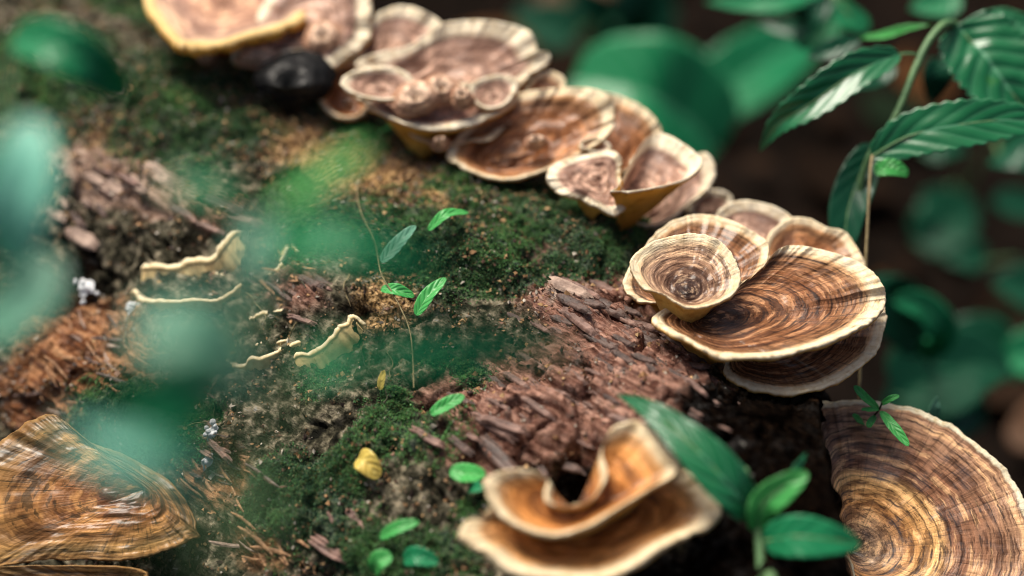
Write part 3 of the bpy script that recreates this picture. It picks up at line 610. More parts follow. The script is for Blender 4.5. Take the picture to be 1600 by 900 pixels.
for lab, c, rx, ry, d, st in [("rounded white rimmed lobe standing at the edge of the pale front cup", (592, 130), 50, 26, 63.3, 'pale'), ("fat pale knob in the middle of the pale front cup", (650, 152), 36, 26, 63.2, 'knob'), ("arched pale knob behind the middle of the pale front cup", (690, 140), 30, 20, 63.6, 'knob'), ("small round cream knob in the pale front cup", (722, 152), 17, 14, 63.0, 'knob'), ("curled small cup inside the pale front cup's raised corner", (770, 142), 36, 24, 63.6, 'pale'),
        ("pale knob on top of the pink lobed bracket", (505, 58), 28, 26, 66.4, 'knob'), ("short pink knob peeking over the blackened bracket", (405, 88), 34, 17, 66.4, 'knob'), ("tiny orange knob under the ochre lip of the pinkish fan", (322, 84), 14, 12, 67.2, 'knob'), ("tiny tan knob inside the rust brown funnel", (838, 222), 16, 10, 63.0, 'knob'), ("little curled fold on the right rim of the rust brown funnel", (930, 226), 22, 10, 62.8, 'pale'), ("tiny round bump below the frilled brown lip", (688, 224), 13, 9, 63.4, 'knob')]:
    an = np.arange(14) / 14 * 2 * np.pi; rr = 1 + .10 * np.sin(an * 2 + c[0]) + .06 * np.sin(an * 3 + c[1])
    bracket(lab, np.stack([c[0] + np.cos(an) * rx * rr, c[1] + np.sin(an) * ry * rr], -1), (c[0], c[1] + ry * .35), c, d, (0, -.45, 1), ('knob' if st == 'knob' else 'pale'), t=.2, T=(.5 if st == 'knob' else .8), bulge=(.42 if st == 'knob' else -.15), drop=(-.1 if st == 'knob' else .25), NR=20, NS=90, ridge=.05, wave=.08, stalk=False)
# --- lower ones
bracket("big round bracket with concentric tan and brown zones below the log's end", [(1277, 640), (1310, 629), (1370, 630), (1430, 640), (1490, 668), (1545, 710), (1585, 755), (1610, 810), (1625, 880), (1600, 950), (1530, 1000), (1430, 1010), (1340, 980), (1290, 920), (1262, 840), (1262, 720)],
        (1330, 862), (1440, 800), 57.2, (-.05, -.42, 1), 'big', stalk=False, t=.2, T=1.2, bulge=.15, drop=.5, wave=.12, waves=10, NR=90, NS=380, ridge=.06)
bracket("small curled frilly bracket at the base of the big round zoned one", [(1266, 885), (1275, 868), (1300, 864), (1325, 872), (1335, 900), (1330, 935), (1290, 940), (1268, 915)], (1300, 925), (1300, 895), 55.6, (0, -.4, 1), 'big', t=.16, T=.5, drop=.3, NR=36, NS=140, ridge=.1)
bracket("upper S curved orange bracket with curled cream lip low on the log", [(760, 765), (768, 745), (800, 735), (835, 737), (858, 752), (856, 768), (862, 785), (895, 790), (925, 778), (946, 745), (940, 712), (948, 680), (970, 664), (1000, 662), (1030, 690), (1056, 722), (1052, 742), (1010, 766), (960, 796), (915, 822), (870, 834), (825, 826), (785, 806)],
        (900, 798), (905, 770), 48.9, (.02, -.35, 1), 'orange', keep=14, t=.26, T=1.0, bulge=-.25, drop=.45, wave=.2, waves=8, NR=50, NS=260)
bracket("lower wide orange bracket directly under the S curved one", [(722, 830), (735, 812), (765, 800), (780, 790), (850, 800), (950, 770), (1040, 735), (1085, 745), (1122, 790), (1105, 822), (1075, 832), (1030, 855), (975, 890), (920, 905), (860, 900), (800, 890), (765, 862), (738, 850)],
        (920, 790), (920, 840), 49.0, (.05, -.30, 1), 'orange', t=.32, T=1.1, bulge=-.35, drop=.7, wave=.2, waves=9, NR=50, NS=260)
bracket("large old ochre bracket with dark cracks low on the log's flank", [(-70, 730), (0, 690), (45, 660), (80, 648), (110, 664), (140, 690), (200, 715), (270, 760), (308, 826), (290, 846), (240, 866), (180, 874), (100, 872), (20, 880), (-70, 890), (-110, 820)],
        (225, 765), (110, 790), 56.2, (-.05, -.62, 1), 'old', t=.12, T=.9, bulge=.15, drop=.2, wave=.3, waves=12, NR=60, NS=280, ridge=.16, edgen=.02)
bracket("cracked ochre bracket directly under the large old ochre one", [(-90, 900), (0, 886), (90, 884), (200, 888), (230, 905), (200, 950), (60, 980), (-90, 970)], (180, 930), (60, 915), 55.2, (-.05, -.5, 1), 'old', t=.16, T=.7, drop=.2, wave=.15, NR=36, NS=180)
def shelf(label, pts, out, t, up=0.25, NS=140, seed=0, style='lip', curl=0.0):
    """thin shelf along a line on the log's flank: (px, py) of its free edge"""
    P2 = catmull(np.array(pts, float), NS); u = np.linspace(0, 1, NS)
    B = []; Nn = []
    for x, y in P2[::4]:
        p, n = log_point(x, y, -.25); B.append(p); Nn.append(n)
    k = len(B); B = np.array(B); Nn = np.array(Nn)
    q = B - Q0; rr = np.linalg.norm(q - (q @ AX)[:, None] * AX, axis=1); rr = np.convolve(np.pad(rr, 6, 'edge'), np.ones(13) / 13, 'valid')
    q1 = nrm(q - (q @ AX)[:, None] * AX); B = Q0 + (q @ AX)[:, None] * AX + q1 * rr[:, None]
    Bi = np.stack([np.interp(u, np.linspace(0, 1, k), B[:, c]) for c in range(3)], -1); Ni = np.stack([np.interp(u, np.linspace(0, 1, k), Nn[:, c]) for c in range(3)], -1)
    n1 = noise(np.stack([u * 9, 0 * u, 0 * u + seed], -1), 700 + seed); n2 = fbm(np.stack([u * 22, 0 * u, 0 * u + seed], -1), 3, 720 + seed)
    D = nrm(Ni + np.array([0, 0, up * .45 - .32])); U = nrm(np.cross(np.gradient(Bi, axis=0), D)); U = np.where((U @ np.array([0, 0, 1.]))[:, None] < 0, -U, U)
    env = (np.clip(np.sin(np.pi * np.clip(u * .96 + .02, 0, 1)), 0, 1) ** .45)
    w_ = .52 * out * env * (1 + .18 * n1 + .07 * n2); th = t * env ** .5 * (1 + .3 * n2)
    off = U * (.09 * out * n1 + .06 * out * n2)[:, None]
    s_ = np.linspace(0, 1, 12); rows = []; gs = []; sd2 = []
    for a_ in s_: rows.append(Bi + D * (w_ * a_ * 1.0)[:, None] + off * a_ ** 2 + U * (curl * a_ ** 3)); gs.append(a_); sd2.append(0)
    for a_ in np.linspace(0, np.pi, 7)[1:-1]: rows.append(rows[11] + D * (np.sin(a_) * th * .5)[:, None] - U * ((1 - np.cos(a_)) * .5 * th)[:, None]); gs.append(1); sd2.append(min(1, max(0, (a_ - 1.2) / 2)))
    for a_ in s_[::-1]: rows.append(Bi + D * (w_ * a_)[:, None] + off * a_ ** 2 + U * (curl * a_ ** 3) - U * (th * (1 + 1.5 * (1 - a_)))[:, None]); gs.append(a_); sd2.append(1)
    V = np.array(rows); nr = len(V); root = empty("shelf_fungus", Bi[NS // 2], label, "fungus")
    grow = np.stack([np.broadcast_to(np.array(gs)[:, None], (nr, NS)), np.broadcast_to(np.cos(u * 5), (nr, NS)), np.broadcast_to(np.sin(u * 5), (nr, NS))], -1); side = np.broadcast_to(np.array(sd2, float)[:, None], (nr, NS))
    for nm, i0, i1 in (("cap", 0, 10), ("rim", 9, 18), ("underside", 17, nr)):
        obj(nm, V[i0:i1].reshape(-1, 3), grid_faces(i1 - i0, NS), FM[style], root, {'grow': ('FLOAT_VECTOR', grow[i0:i1].reshape(-1, 3)), 'side': ('FLOAT', side[i0:i1].ravel())})
shelf("thin yellow shelf with raised right end on the log's flank", [(218, 414), (235, 414), (265, 414), (300, 408), (335, 396), (360, 380), (374, 370), (384, 372)], 1.0, .34, .35, seed=1, curl=.1)
shelf("frayed cream shelf just under the thin yellow shelf", [(196, 443), (215, 452), (240, 465), (275, 470), (315, 466), (350, 458), (385, 440)], 1.1, .2, .15, seed=2)
shelf("tiny cream chip below the raised end of the yellow shelf", [(334, 418), (345, 424), (356, 422), (370, 412)], .5, .2, .3, NS=60, seed=3)
shelf("pale hooked shelf beside the shredded fibres", [(408, 434), (432, 424), (448, 410), (454, 394), (462, 388), (470, 396)], .7, .18, .3, seed=4)
shelf("narrow pale shelf above the two low cream lips", [(386, 499), (405, 490), (428, 482), (447, 475)], .6, .18, .3, NS=80, seed=5)
shelf("plain cream lip beside the lip with a curled white tip", [(345, 554), (362, 562), (392, 562), (420, 552), (446, 540), (470, 528)], .9, .2, .3, seed=6)
shelf("cream lip ending in a curled white tip, low on the flank", [(455, 561), (478, 552), (505, 536), (530, 522), (545, 508), (558, 498), (570, 504)], .9, .24, .35, seed=7, curl=.12)
shelf("faint crust shelf over the two low cream lips", [(396, 540), (415, 534), (440, 529), (456, 528)], .4, .12, .3, NS=60, seed=8)

# ================================================================== leaves and plants
def leaf_mesh(sp, wid, nvec, fold=0.25, serr=0.0, n=40, m=17, veins=7, relief=0.03, shape=(0.9, 1.25), wavy=0.03, seed=0, cup=0.0, thick=0.02):
    """spine control points (3-D), half width cm, blade normal"""
    S = catmull(np.array(sp, float), n); u = np.linspace(0, 1, n); v = np.linspace(-1, 1, m)
    T = nrm(np.gradient(S, axis=0)); nv = nrm(np.array(nvec, float)); side = nrm(np.cross(T, nv)); N2 = np.cross(side, T)
    a, b = shape; w_ = (u ** a) * ((1 - u) ** b); w_ = w_ / w_.max() * wid
    w_ = np.maximum(w_, 0.012)
    U, Vv = np.meshgrid(u, v, indexing='ij')
    e = 1 + serr * (np.abs(((U * veins * 2.2) % 1) - .5) - .25) * (np.abs(Vv) > .9)
    ph = (U * veins - np.abs(Vv) * veins * .26) % 1; rel = relief * (np.minimum(np.abs(ph - .5), .3) / .3 - .5) * (1 - np.abs(Vv) * .3)
    wv = wavy * noise(np.stack([U * 5, Vv * 1.2, U * 0 + seed * 3.1], -1), 200 + seed)
    X = Vv * e * w_[:, None]
    lift = np.abs(Vv) * w_[:, None] * math.sin(fold) - cup * (Vv ** 2) * w_[:, None] + (rel + wv) * np.minimum(w_ / max(wid * .4, 1e-6), 1)[:, None]
    top = S[:, None] + side[:, None] * (X * math.cos(fold))[..., None] + N2[:, None] * lift[..., None]
    bot = top - N2[:, None] * thick
    V = np.concatenate([top.reshape(-1, 3), bot.reshape(-1, 3)]); k = n * m
    F = np.vstack([grid_faces(n, m), grid_faces(n, m, False, k, True)])
    ring = np.concatenate([np.arange(m), np.arange(1, n) * m + m - 1, (n - 1) * m + np.arange(m - 2, -1, -1), np.arange(n - 2, 0, -1) * m]); r2 = np.roll(ring, -1)
    F = np.vstack([F, np.stack([ring, ring + k, r2 + k, r2], -1)])
    lc = np.stack([U, Vv, 0 * U], -1).reshape(-1, 3); lc = np.vstack([lc, lc])
    return V, F, lc, S, N2
def leaf(parent, pts, wid, nvec, mat='emerald', midrib=False, label=None, **kw):
    """pts: (px, py, depth) spine from base to tip"""
    sp = [at(np.array(float(x)), np.array(float(y)), np.array(float(d))) for x, y, d in pts]
    V, F, lc, S, N2 = leaf_mesh(sp, wid, nvec, **kw)
    o = obj("leaf", V, F, LM[mat], parent, {'leafco': ('FLOAT_VECTOR', lc)})
    if label: o["label"] = label
    if midrib:
        P = S[:-2] - N2[:-2] * .015; V, F = tube(P, [.06, .045, .02], 6); obj("midrib", V, F, M_STEM, o)
    return o
def stem(parent, pts, r, mat=None, n=30, name="stem"):
    sp = [at(np.array(float(x)), np.array(float(y)), np.array(float(d))) if len(p_) == 3 else np.array(p_[3:]) for p_ in pts for x, y, d in [p_[:3]]]
    V, F = tube(sp, r, 8, n); return obj(name, V, F, mat or M_STEM, parent)
def plant(name, base, label, group=None, cat="plant"):
    return empty(name, base, label, cat, group)
def gnd(px, py):
    d = ray(np.array(float(px)), np.array(float(py))); return CAM + d * (-CAM[2] / d[2])
FACE = np.array([0, -.75, .75])     # a blade that shows its face to the viewer
# --- the drooping plant at the right
g = gnd(1345, 520); pl = plant("leafy_plant", g, "drooping broad leaved plant behind the large wavy fan bracket")
V, F = tube([g, at(np.array(1340.), np.array(470.), np.array(70.8)), at(np.array(1338.), np.array(380.), np.array(64.8)), at(np.array(1352.), np.array(260.), np.array(62.8)), at(np.array(1400.), np.array(180.), np.array(62.8)), at(np.array(1440.), np.array(85.), np.array(63.3)), at(np.array(1470.), np.array(42.), np.array(63.8)), at(np.array(1492.), np.array(38.), np.array(64.8)), at(np.array(1520.), np.array(54.8), np.array(66.8))], [.16, .16, .15, .13, .15, .17, .17, .12], 10, 70)
obj("stem", V, F, M_STEM, pl)
stem(pl, [(1432, 86, 63.2), (1418, 84, 63.1), (1403, 86, 63.0)], [.07, .06], n=8, name="petiole")
leaf(pl, [(1406, 85, 63.0), (1340, 112, 62.4), (1270, 160, 62.4), (1215, 196, 63.0), (1186, 238, 63.8)], .86, (-.15, -.62, .75), 'glossy', True, n=64, m=25, relief=.022, fold=.42, serr=.3, shape=(.7, 1.25), seed=1, wavy=.09)
leaf(pl, [(1362, 245, 62.2), (1420, 213, 61.6), (1500, 195, 61.2), (1580, 188, 61.4), (1660, 200, 61.8)], 1.0, (.05, -.62, .78), 'glossy', True, n=64, m=25, relief=.018, fold=.15, serr=.28, shape=(.6, .8), seed=2, wavy=.07)
leaf(pl, [(1495, 40, 64.8), (1530, 80, 64.4), (1572, 135, 64.0), (1630, 200, 63.8)], 1.95, (-.12, -.35, .9), 'glossy', True, n=64, m=29, relief=.07, fold=.3, serr=.3, shape=(.45, .7), seed=3, veins=7, wavy=.2)
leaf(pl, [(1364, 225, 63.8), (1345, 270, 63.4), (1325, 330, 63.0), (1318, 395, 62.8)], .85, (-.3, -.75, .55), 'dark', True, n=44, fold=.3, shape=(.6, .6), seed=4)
leaf(pl, [(1366, 268, 61.8), (1385, 262, 61.6), (1402, 264, 61.6), (1420, 272, 61.7)], .36, (.1, -.6, .8), 'fresh', False, n=40, m=15, relief=.05, veins=6, fold=.2, serr=.3, shape=(.4, .5), seed=5)
leaf(pl, [(1345, 62, 67.8), (1300, 78, 67.8), (1260, 90, 68.3)], .0 + .5, (-.1, -.6, .8), 'dark', seed=6)
leaf(pl, [(1345, 60, 66.8), (1380, 58, 66.3), (1420, 46, 65.8), (1456, 38, 65.4)], .28, (0, -.3, .9), 'fresh', seed=7, fold=.6)
leaf(pl, [(1520, 60, 67.8), (1570, 40, 67.8), (1640, 50, 67.8)], .8, (0, -.5, .8), 'glossy', seed=8, relief=.06)
leaf(pl, [(1400, 100, 68.8), (1370, 118, 68.8), (1330, 138, 69.8)], .6, (0, -.6, .8), 'dark', seed=9)
leaf(pl, [(1470, 90, 70.8), (1462, 120, 70.8), (1455, 160, 71.8)], .7, (0, -.6, .8), 'dark', seed=10)
P = [at(np.array(float(x)), np.array(float(y)), np.array(d)) for x, y, d in [(1352, 425, 60.6), (1354, 350, 60.8), (1360, 262, 61.2), (1363, 243, 61.6)]]
g2 = P[0] + (P[0] - P[2]) * (P[0][2] / (P[2][2] - P[0][2])); tw = plant("dry_stalk", g2, "thin straight dry stalk standing by the drooping plant's stem")
V, F = tube([g2 * (1 - q) + P[2] * q for q in np.linspace(0, 1, 30)] + [P[3]], [.075, .07, .065, .06], 7); obj("stalk", V, F, M_TWIG, tw)
# --- overhanging twig with leaves, top
g = gnd(1180, 60); pl = plant("leafy_plant", g, "blurred sprig of bright leaves arching above the drooping plant's narrow leaf")
V, F = tube([g, at(np.array(1200.), np.array(-140.), np.array(110.)), at(np.array(1250.), np.array(-60.), np.array(84.)), at(np.array(1300.), np.array(-10.), np.array(76.)), at(np.array(1330.), np.array(30.), np.array(75.))], [.2, .15, .08], 8, 40); obj("stem", V, F, M_STEM, pl)
leaf(pl, [(1290, -16, 76), (1230, -2, 75), (1170, 6, 75), (1100, 4, 75)], .7, (0, -.5, .85), 'emerald', seed=11)
leaf(pl, [(1300, 0, 75), (1270, 22, 75), (1240, 44, 76), (1180, 36, 77)], .75, (0, -.6, .8), 'dark', seed=12)
leaf(pl, [(1330, 5, 76), (1300, 30, 76), (1270, 55, 76), (1245, 72, 76)], .95, (0, -.65, .8), 'emerald', seed=13, shape=(.6, .7))
leaf(pl, [(1280, 10, 75), (1310, 20, 75), (1340, 36, 75), (1350, 52, 75)], .6, (0, -.6, .8), 'emerald', seed=14, shape=(.6, .6))
leaf(pl, [(1500, -10, 78), (1470, 2, 78), (1420, 14, 78)], 1.0, (0, -.6, .8), 'emerald', seed=15)
# --- big blurred leaves behind
g = gnd(1010, 300); pl = plant("broad_leaf_plant", g, "heavily blurred broad green leaf plant behind the ridge fungi")
for k, (pts, wd, mt) in enumerate([([(1120, 235, 97), (1070, 185, 96), (1000, 145, 95), (895, 125, 97)], 4.0, 'emerald'), ([(1085, 175, 104), (1130, 140, 104), (1190, 100, 105), (1270, 50, 108)], 2.6, 'emerald')]):
    V, F = tube([g, (g + at(*[np.array(float(q)) for q in pts[0]])) / 2 + np.array([0, 3, 3.]), at(*[np.array(float(q)) for q in pts[0]])], [.3, .2], 8, 16); obj("stem", V, F, M_STEM, pl)
    leaf(pl, pts, wd, (.1, -.6, .8), mat=mt, shape=(.45, .45), seed=20 + k, relief=.1)
# --- blurred greens at the right
def bgplant(gx, gy, label, leaves, nm="leafy_plant"):
    g = gnd(gx, gy); pl = plant(nm, g, label, None)
    for k, (pts, wd, mt, sh) in enumerate(leaves):
        b = at(*[np.array(float(q)) for q in pts[0]])
        V, F = tube([g, (g * .5 + b * .5) + np.array([1., 2, 2]), b], [.16, .1], 7, 14); obj("stem", V, F, M_STEM, pl)
        leaf(pl, pts, wd, (.05 * (k % 3 - 1), -.6, .8), mat=mt, shape=sh, seed=30 + k)
    return pl
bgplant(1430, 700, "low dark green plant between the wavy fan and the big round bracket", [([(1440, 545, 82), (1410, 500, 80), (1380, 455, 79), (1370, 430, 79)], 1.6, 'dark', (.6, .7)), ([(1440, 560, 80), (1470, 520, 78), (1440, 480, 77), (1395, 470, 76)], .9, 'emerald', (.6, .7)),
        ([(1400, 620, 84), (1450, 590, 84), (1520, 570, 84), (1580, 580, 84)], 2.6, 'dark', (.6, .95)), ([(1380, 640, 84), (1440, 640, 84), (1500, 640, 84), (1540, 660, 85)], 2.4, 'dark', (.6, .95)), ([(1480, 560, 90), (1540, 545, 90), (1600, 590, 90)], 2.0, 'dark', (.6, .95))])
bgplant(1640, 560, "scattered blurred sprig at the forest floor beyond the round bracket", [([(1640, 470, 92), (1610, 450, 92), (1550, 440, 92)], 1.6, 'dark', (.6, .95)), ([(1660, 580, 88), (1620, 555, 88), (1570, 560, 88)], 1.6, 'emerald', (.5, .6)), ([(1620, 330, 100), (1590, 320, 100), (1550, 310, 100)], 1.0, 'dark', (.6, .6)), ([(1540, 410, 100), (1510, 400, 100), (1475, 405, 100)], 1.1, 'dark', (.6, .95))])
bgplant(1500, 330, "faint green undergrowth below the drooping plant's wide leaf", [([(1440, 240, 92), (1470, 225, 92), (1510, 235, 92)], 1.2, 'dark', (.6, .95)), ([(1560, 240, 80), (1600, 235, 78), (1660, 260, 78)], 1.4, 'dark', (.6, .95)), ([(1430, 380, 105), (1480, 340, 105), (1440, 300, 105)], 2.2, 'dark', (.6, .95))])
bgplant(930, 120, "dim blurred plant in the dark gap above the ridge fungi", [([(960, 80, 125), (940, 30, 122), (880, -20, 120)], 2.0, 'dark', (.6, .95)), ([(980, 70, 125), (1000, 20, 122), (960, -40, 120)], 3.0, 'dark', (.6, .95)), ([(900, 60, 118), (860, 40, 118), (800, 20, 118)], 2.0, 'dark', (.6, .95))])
# --- the near plant in front of the log's end
b0 = at(np.array(1192.), np.array(1000.), np.array(48.4)); gg = b0.copy(); gg[2] = 0; gg[1] += 3; pl = plant("young_plant", gg, "young sapling with glossy long leaves in front of the log's charred end")
V, F = tube([gg, b0, at(np.array(1190.), np.array(900.), np.array(48.9)), at(np.array(1184.), np.array(830.), np.array(49.4)), at(np.array(1176.), np.array(780.), np.array(49.4)), at(np.array(1166.), np.array(732.), np.array(49.6))], [.16, .16, .15, .13, .12, .06], 9, 50); obj("stem", V, F, M_STEM, pl)
leaf(pl, [(1176, 806, 49.4), (1140, 760, 48.8), (1085, 700, 49.0), (1020, 645, 50.0), (962, 615, 51.2)], .76, (-.02, -.48, .88), 'glossy', True, n=64, m=21, fold=.22, relief=.06, shape=(.6, 1.25), seed=40, wavy=.08, label="long pointed leaf with wet white shine")
leaf(pl, [(1182, 830, 49.4), (1192, 790, 49.0), (1225, 762, 48.8), (1262, 738, 48.8)], .52, (.1, -.6, .8), 'fresh', True, shape=(.55, .7), seed=41, fold=.3)
leaf(pl, [(1194, 846, 49.0), (1240, 838, 48.2), (1290, 842, 48.0), (1344, 850, 48.2)], .66, (.0, -.6, .8), 'emerald', True, shape=(.5, .75), seed=42, fold=.12)
leaf(pl, [(1236, 744, 49.8), (1246, 728, 50.0), (1260, 708, 50.4)], .16, (.3, -.8, .4), 'emerald', seed=43)
# --- seedling growing over the big round bracket
b = at(np.array(1338.), np.array(672.), np.array(61.0)); pl = plant("seedling", b, "tiny five leaved seedling over the top edge of the big round bracket")
stem(pl, [(1335, 676, 60.6), (1355, 660, 59), (1372, 642, 58.2), (1378, 630, 57.8)], [.045, .03], M_DARKSTEM, 20)
for k, (pts, wd) in enumerate([([(1374, 640, 58.2), (1352, 622, 57.8), (1334, 603, 57.6)], .2), ([(1376, 632, 58), (1390, 624, 57.8), (1405, 618, 57.8)], .13), ([(1374, 640, 58), (1358, 640, 57.8), (1346, 640, 57.6)], .1), ([(1376, 642, 58), (1396, 668, 57.4), (1420, 697, 57)], .22), ([(1352, 662, 59), (1342, 656, 58.6), (1332, 648, 58.4)], .16), ([(1368, 650, 58.4), (1360, 660, 58), (1356, 668, 57.8)], .14)]):
    leaf(pl, pts, wd, (0, -.35, .95), 'fresh', n=22, m=9, seed=50 + k, shape=(.6, .6), relief=.01, thick=.012)
b = at(np.array(1462.), np.array(660.), np.array(62.5)); pl = plant("seedling", b, "single small leaf shoot behind the big round bracket's rim")
stem(pl, [(1462, 664, 62.5), (1461, 650, 62.3), (1460, 640, 62.2)], [.04, .03], None, 10); leaf(pl, [(1457, 655, 62.2), (1460, 640, 62), (1464, 620, 61.8)], .26, (0, -.8, .5), 'grey', n=22, m=9, seed=60)
# --- creeping vine on the log
def onlog(px, py, lift=.15): return log_point(px, py, lift)[0]
pl = plant("creeping_vine", onlog(575, 262), "thin vine with small paired leaves trailing down the mossy log")
V, F = tube([onlog(x, y, l) for x, y, l in [(600, 222, .3), (575, 255, .3), (560, 300, .35), (566, 350, .4), (590, 400, .5), (602, 450, .6), (622, 480, .6), (640, 515, .5), (648, 560, .45), (650, 612, .3)]], [.022, .03, .03, .03], 6, 70); obj("stem", V, F, M_TWIG, pl)
def logleaf(pl, pts, wd, mat, seed, nv=None):
    sp = [log_point(x, y, l) for x, y, l in pts]; nv = sp[1][1] + np.array([0, -.2, .3]) if nv is None else nv
    V, F, lc, S, N2 = leaf_mesh([q[0] for q in sp], wd, nv, n=26, m=11, seed=seed, shape=(.6, .65), relief=.004, thick=.012)
    return obj("leaf", V, F, LM[mat], pl, {'leafco': ('FLOAT_VECTOR', lc)})
for k, (pts, wd, mt) in enumerate([([(600, 466, .6), (622, 470, .8), (650, 472, .7)], .26, 'fresh'), ([(652, 500, .6), (672, 480, .9), (700, 456, .8)], .30, 'fresh'), ([(602, 434, .6), (625, 415, .8), (655, 398, .8)], .30, 'grey'), ([(672, 394, .5), (700, 384, .8), (732, 372, .8)], .24, 'fresh'), ([(590, 225, .4), (605, 212, .6), (632, 203, .5)], .10, 'fresh')]):
    logleaf(pl, pts, wd, mt, 70 + k)
for k, (lab, pts, wd, mt) in enumerate([("narrow fresh leaf on the reddish bark above the orange brackets", [(680, 660, .3), (705, 645, .7), (732, 632, .7)], .26, 'fresh'), ("small green leaf touching the S curved orange bracket's left curl", [(712, 745, .5), (738, 752, .9), (772, 762, .9)], .36, 'fresh'), ("red tipped little leaf under the S curved bracket's left curl", [(735, 772, .5), (752, 776, .8), (770, 780, .7)], .22, 'emerald'),
    ("slim green leaf lying on the low moss", [(605, 846, .4), (635, 834, .8), (666, 822, .7)], .24, 'fresh'), ("yellowed curled leaf stuck on dark moss", [(568, 724, .3), (588, 735, .8), (603, 755, .5)], .42, 'yellow'), ("bright leaf at the foot of the low moss", [(640, 880, .4), (665, 876, .8), (695, 884, .6)], .34, 'emerald'), ("round pale green leaf at the foot of the low moss", [(596, 898, .4), (612, 884, .8), (630, 876, .6)], .36, 'fresh'), ("tiny yellow bud leaf on the vine side moss", [(596, 612, .3), (600, 602, .5), (606, 588, .5)], .14, 'yellow')]):
    pl = plant("small_leaf", onlog(pts[0][0], pts[0][1], 0), lab, None, "leaf"); o = logleaf(pl, pts, wd, mt, 90 + k)
    V, F = tube([onlog(pts[0][0] - 6, pts[0][1] + 8, -.2), onlog(pts[0][0], pts[0][1], pts[0][2])], [.03, .025], 6, 6); obj("stem", V, F, M_STEM, pl)

# --- very near, strongly blurred sprigs between the lens and the log
def sprig(label, kd, kw, stem_pts, leaves):
    stem_pts = [(x, y, d * kd) for x, y, d in stem_pts]; leaves = [([(x, y, d * kd) for x, y, d in p], wd * kw, mt, nv) for p, wd, mt, nv in leaves]
    P = [at(*[np.array(float(q)) for q in p]) for p in stem_pts]; g = P[0].copy(); g[2] = 0; g[1] += 4
    pl = plant("weed_sprig", g, label)
    V, F = tube([g] + P, [.10, .07, .04], 8, 60); obj("stem", V, F, M_STEM, pl)
    for k, (pts, wd, mt, nv) in enumerate(leaves):
        b = at(*[np.array(float(q)) for q in pts[0]]); j = int(np.argmin([np.linalg.norm(q - b) for q in P]))
        V, F = tube([P[j], (P[j] + b) / 2 + np.array([0, 0, .1]), b], [.05, .04], 6, 8); obj("petiole", V, F, M_STEM, pl)
        leaf(pl, pts, wd, nv, mat=mt, shape=(.5, .6), seed=120 + k, n=26, m=11, relief=.01)
U0 = (0, -.5, .85)
sprig("near blurred weed with leaves coloured with pale teal sky sheen beside the mossy hump", .98, .85, [(-60, 1050, 36), (-50, 800, 35), (-40, 600, 34), (-20, 470, 34), (-10, 330, 34), (10, 150, 38), (20, 80, 42)],
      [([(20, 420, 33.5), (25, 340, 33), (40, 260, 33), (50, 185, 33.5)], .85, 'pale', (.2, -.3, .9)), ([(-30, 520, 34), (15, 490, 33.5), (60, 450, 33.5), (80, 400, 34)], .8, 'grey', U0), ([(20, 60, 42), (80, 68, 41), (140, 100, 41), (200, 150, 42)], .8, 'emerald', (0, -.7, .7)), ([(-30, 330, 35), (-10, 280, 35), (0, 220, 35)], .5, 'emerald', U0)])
sprig("near blurred weed with grey green leaves before the yellow shelf fungus", .78, .60, [(440, 1060, 33), (430, 850, 33.5), (420, 700, 34), (405, 600, 34.5), (390, 500, 36), (400, 400, 38), (420, 330, 40)],
      [([(400, 570, 34.5), (360, 545, 33.5), (290, 515, 33), (205, 520, 33)], 1.1, 'grey', (0, -.4, .9)), ([(405, 470, 36), (400, 430, 36), (395, 390, 36), (420, 340, 37)], .55, 'grey', U0), ([(400, 340, 39), (360, 310, 38), (310, 290, 38), (245, 285, 38)], .5, 'emerald', U0), ([(430, 320, 40), (480, 290, 40), (520, 262, 40), (580, 225, 41)], .5, 'fresh', U0), ([(430, 380, 38), (500, 375, 37), (580, 385, 37), (680, 420, 38)], .75, 'emerald', (0, -.5, .85)), ([(360, 600, 34), (310, 610, 33), (240, 635, 32.5), (160, 668, 33)], 1.3, 'emerald', (0, -.85, .5))])
sprig("near blurred weed with dark emerald leaves across the log's middle", .80, .64, [(300, 1060, 30), (330, 880, 31), (400, 700, 33), (480, 600, 35), (560, 555, 36)],
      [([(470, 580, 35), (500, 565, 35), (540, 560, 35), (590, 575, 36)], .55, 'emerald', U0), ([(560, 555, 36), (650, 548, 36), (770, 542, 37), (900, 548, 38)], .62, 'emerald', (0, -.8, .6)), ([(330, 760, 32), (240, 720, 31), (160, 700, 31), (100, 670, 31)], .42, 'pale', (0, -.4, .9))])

# ================================================================== uncountable cover: moss, crumbs, litter
def lv_sample(weight, count, seed):
    r = np.random.default_rng(seed); n, m = weight.shape; P = LV.reshape(n, m, 3)
    # area of each cell
    A = np.linalg.norm(np.cross(P[1:, :-1] - P[:-1, :-1], P[:-1, 1:] - P[:-1, :-1]), axis=-1); wgt = A * weight[:-1, :-1]; nr_ = np.cross(P[1:, :-1] - P[:-1, :-1], P[:-1, 1:] - P[:-1, :-1])
    c = np.cumsum(wgt.ravel()); k = np.searchsorted(c, r.random(count) * c[-1]); i, j = np.unravel_index(np.minimum(k, wgt.size - 1), wgt.shape)
    a, b = r.random((2, count, 1)); B = P[i, j] + (P[i + 1, j] - P[i, j]) * a + (P[i, j + 1] - P[i, j]) * b
    nn = nrm(nr_[i, j]); q = B - Q0; out = nrm(q - (q @ AX)[:, None] * AX); nn = np.where((nn * out).sum(-1, keepdims=True) < 0, -nn, nn)
    return B, nrm(nn + out * .5), i, j, r
def vis_weight():
    px, py, d = to_px(LV); return ((px > -60) & (px < 1660) & (py > -60) & (py < 960)).astype(float) * (np.abs(LPH[None, :]) < 2.4)
VW = vis_weight()
